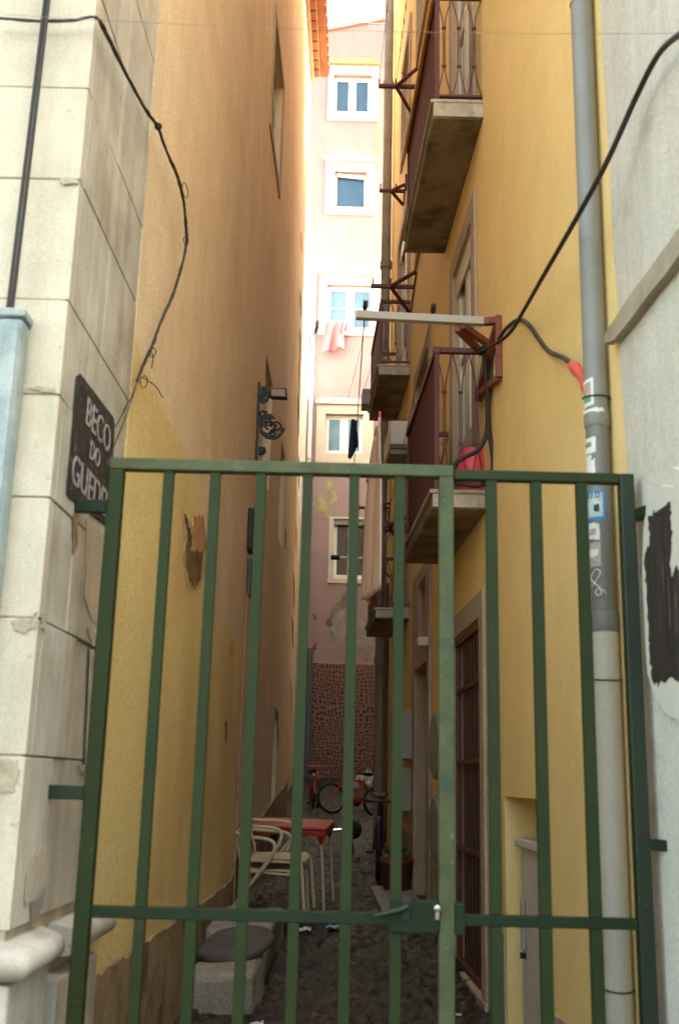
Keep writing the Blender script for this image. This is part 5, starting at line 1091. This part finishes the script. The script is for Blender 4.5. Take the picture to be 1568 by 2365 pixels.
# toppled scooter
t = thing('kick_scooter', 'steel kick scooter with black wheels lying behind the red table legs', 'scooter', (at(750, 1922, 13).x, 13, gz(13)))
zz = at(740, 1920, 13).z
MB().tube([at(640, 1921, 13.0), at(722, 1920, 13), at(790, 1916, 13)], .018, 8).build('steering_tube', M_chrome, t)
for x, y in ((815, 1916),): MB().lathe([(0, -.03), (.05, -.03), (.105, -.025), (.11, 0), (.105, .025), (.05, .03), (0, .03)], at(x, y, 13), 24, (.6, 1, .1)).build('wheel', M_black, t)
MB().bar(at(806, 1935, 13), at(812, 1975, 13.2), .05, .10).build('deck', M_black, t)
MB().tube([at(803, 1917, 12.95), at(818, 1917, 12.92)], .02, 8).build('hub', M_chrome, t)
mb = MB(); mb.lathe([(0, -.03), (.05, -.03), (.085, -.025), (.09, 0), (.085, .025), (.05, .03), (0, .03)], at(625, 1930, 13), 20, (.6, 1, .1)); mb.build('wheel', M_black, t)
# plastic bag
pc = at(850, 1800, 18.6)
def bag(u, v):
    a_ = 2 * math.pi * u; r_ = (.04 + .21 * math.sin(math.pi * min(v * 1.15, 1)) ** .7) * (1 + .34 * math.sin(a_ * 4 + v * 6) + .2 * math.sin(a_ * 9 - v * 11)) * (1 - .3 * v)
    return (pc.x + r_ * math.cos(a_) * 1.1, pc.y + r_ * math.sin(a_) * .6, pc.z - .22 + .36 * v + .05 * math.sin(a_ * 3 + 1) * v)
tag(MB().grid(bag, 48, 14).build('plastic_bag', M_bag), 'crumpled grey plastic bag behind the orange bicycle', 'bag')
# terracotta pot with plant
TP = thing('potted_plant', 'terracotta pot with a dull green plant by the stone doorway', 'potted plant', (at(922, 2050, 10.9).x, 10.9, gz(10.9)))
c = (at(920, 2050, 10.9).x - .02, 10.9, gz(10.9) - .01)
MB().lathe([(.10, 0), (.12, .01), (.155, .26), (.17, .26), (.172, .31), (.15, .31), (.14, .25), (0, .24)], c, 28).build('pot', M_terra, TP)
mb = MB(); rnd = random.Random(21)
for k in range(150):
    a_ = rnd.uniform(0, 6.28); r_ = rnd.uniform(.02, .19); z_ = c[2] + .26 + rnd.uniform(0, .2) * (1 - r_ * 2); b_ = Vector((c[0] + r_ * math.cos(a_), c[1] + r_ * math.sin(a_), z_))
    d = Vector((math.cos(a_), math.sin(a_), rnd.uniform(-.3, .9))).normalized() * rnd.uniform(.03, .07); sd = d.cross(Vector((0, 0, 1))).normalized() * .014
    mb.add([b_, b_ + d * .5 + sd, b_ + d, b_ + d * .5 - sd], [(0, 1, 2, 3)], False, True)
mb.build('foliage', M_leaf, TP)
for k in range(4):
    MB().tube(curve([(c[0], c[1], c[2] + .24), (c[0] + .03 * math.cos(k * 1.7), c[1] + .03 * math.sin(k * 1.7), c[2] + .32), (c[0] + .09 * math.cos(k * 1.7), c[1] + .09 * math.sin(k * 1.7), c[2] + .4)], 4), .004, 5).build('stem', M_leaf, TP)
# doorstep slab under the pot
mb = MB(RW); mb.prism(ragged([(9.6, gz(9.6) - .06), (11.1, gz(11) - .06), (11.1, gz(11) + .02), (9.6, gz(9.6) + .05)], .005, 4, 91), .02, .42); tag(mb.build('doorstep', M_slab, bevel=.015), 'worn stone doorstep before the tall stone doorway', 'step')
# litter
def litter(label, x, y, Y, sz, m, seed, grp='scraps of litter on the paving'):
    rnd = random.Random(seed); p = at(x, y, Y); p = Vector((p.x, Y, gz(Y) + .005)); mb = MB(); vs = []
    for i in range(5):
        for j in range(5): vs.append((p.x + sz * (i / 4 - .5) + rnd.uniform(-.1, .1) * sz, p.y + sz * (j / 4 - .5) + rnd.uniform(-.1, .1) * sz, p.z + .012 + rnd.uniform(0, .35) * sz))
    mb.add(vs, [(i * 5 + j, (i + 1) * 5 + j, (i + 1) * 5 + j + 1, i * 5 + j + 1) for i in range(4) for j in range(4)]); tag(mb.build('litter', m, solid=.002), label, 'litter', grp)
litter('crumpled white paper lying in front of the near stone block', 595, 2352, 6.25, .07, M_litter, 1)
litter('white paper scrap on cobbles beneath the gate middle rail', 705, 2118, 8.9, .09, M_litter, 2)
litter('blue and white wrapper on cobbles right of the paper scrap', 770, 2112, 9.0, .10, M_litterblue, 3)
litter('tiny pink scrap on the dark cobbles before the black bicycle', 838, 2003, 11.9, .07, M_pinkfab, 4)
litter('small pale pebble of paper low between the gate bars', 1058, 2302, 6.6, .03, M_litter, 5)

# ================================================================== UNSEEN HOUSES, ADDED TO SHADE THE STREET AND COURTYARD
t = thing('street_shade_house', 'unseen low pale house added across the street for shade', 'building', (0, -10, 0))
MB().box((-14, -15, 0), (14, -10, 3.2)).build('wall', M_whitepatch, t)  # out of view, added to hold back the low sky
mb = MB(); mb.prism([(-14, 3.21), (14, 3.21), (14, 3.4), (-14, 3.4)], -15.2, -9.8); mb.build('roof', M_tile, t)
t = thing('courtyard_shade_house', 'unseen plain pale house added to shade the far courtyard', 'building', (6, 20, 1))
MB().box((1.5, 14.75, .5), (9, 25.99, 13.2)).build('wall', M_whitepatch, t)  # hidden block added to keep sun and sky off the courtyard
mb = MB(); mb.box((1.42, 14.75, 13.21), (9, 25.99, 13.4)); mb.build('roof', M_tile, t)

t = thing('street_shade_house', 'unseen plain pale house added down the street for shade', 'building', (10, -2, 0))
MB().box((10, -9, 0), (16, 2.1, 15)).build('wall', M_whitepatch, t)  # out of view, added to keep the sun off the street
mb = MB(); mb.box((9.8, -9.2, 15.01), (16, 2.15, 15.2)); mb.build('roof', M_tile, t)
# ================================================================== LIGHT, SKY, CAMERA
SUN_EL, SUN_AZ = 46, 91     # azimuth clockwise from +Y
el, az = R(SUN_EL), R(SUN_AZ)
sd = Vector((math.sin(az) * math.cos(el), math.cos(az) * math.cos(el), math.sin(el)))
W = bpy.data.worlds.new('World'); SC.world = W; W.use_nodes = True
nt = W.node_tree; bg = nt.nodes['Background']
sky = nt.nodes.new('ShaderNodeTexSky'); sky.sky_type = 'NISHITA'; sky.sun_disc = False; sky.sun_elevation = el; sky.sun_rotation = az; sky.air_density = 1.0; sky.dust_density = 3.0; sky.ozone_density = 1.0
mulw = nt.nodes.new('ShaderNodeMix'); mulw.data_type = 'RGBA'; mulw.blend_type = 'MULTIPLY'; mulw.inputs['Factor'].default_value = 1; mulw.inputs['B'].default_value = (1.15, 1.0, .70, 1)
nt.links.new(sky.outputs['Color'], mulw.inputs['A']); nt.links.new(mulw.outputs['Result'], bg.inputs['Color']); bg.inputs['Strength'].default_value = .15
ld = bpy.data.lights.new('sun', 'SUN'); ld.energy = 3.5; ld.angle = R(.6); ld.color = (1, .94, .84)
lo_ = bpy.data.objects.new('sun', ld); COL.objects.link(lo_); lo_.rotation_euler = (-sd).to_track_quat('-Z', 'Y').to_euler(); lo_.location = (0, -5, 30)
cam = bpy.data.cameras.new('camera'); co = bpy.data.objects.new('camera', cam); COL.objects.link(co)
cam.sensor_fit = 'VERTICAL'; cam.sensor_height = 36; cam.sensor_width = 24; cam.lens = FPX / 2365 * 36; cam.clip_start = .05; cam.clip_end = 300
co.matrix_world = Matrix(((_Rv.x, _Uv.x, -_F.x, 0), (_Rv.y, _Uv.y, -_F.y, 0), (_Rv.z, _Uv.z, -_F.z, EYE), (0, 0, 0, 1)))
cam.dof.use_dof = True; cam.dof.focus_distance = 11; cam.dof.aperture_fstop = 3.2
SC.camera = co
SC.view_settings.view_transform = 'Standard'; SC.view_settings.look = 'None'; SC.view_settings.exposure = 3.25; SC.view_settings.gamma = 1
SC.render.engine = 'CYCLES'; SC.cycles.max_bounces = 10; SC.cycles.diffuse_bounces = 6; SC.cycles.use_denoising = True
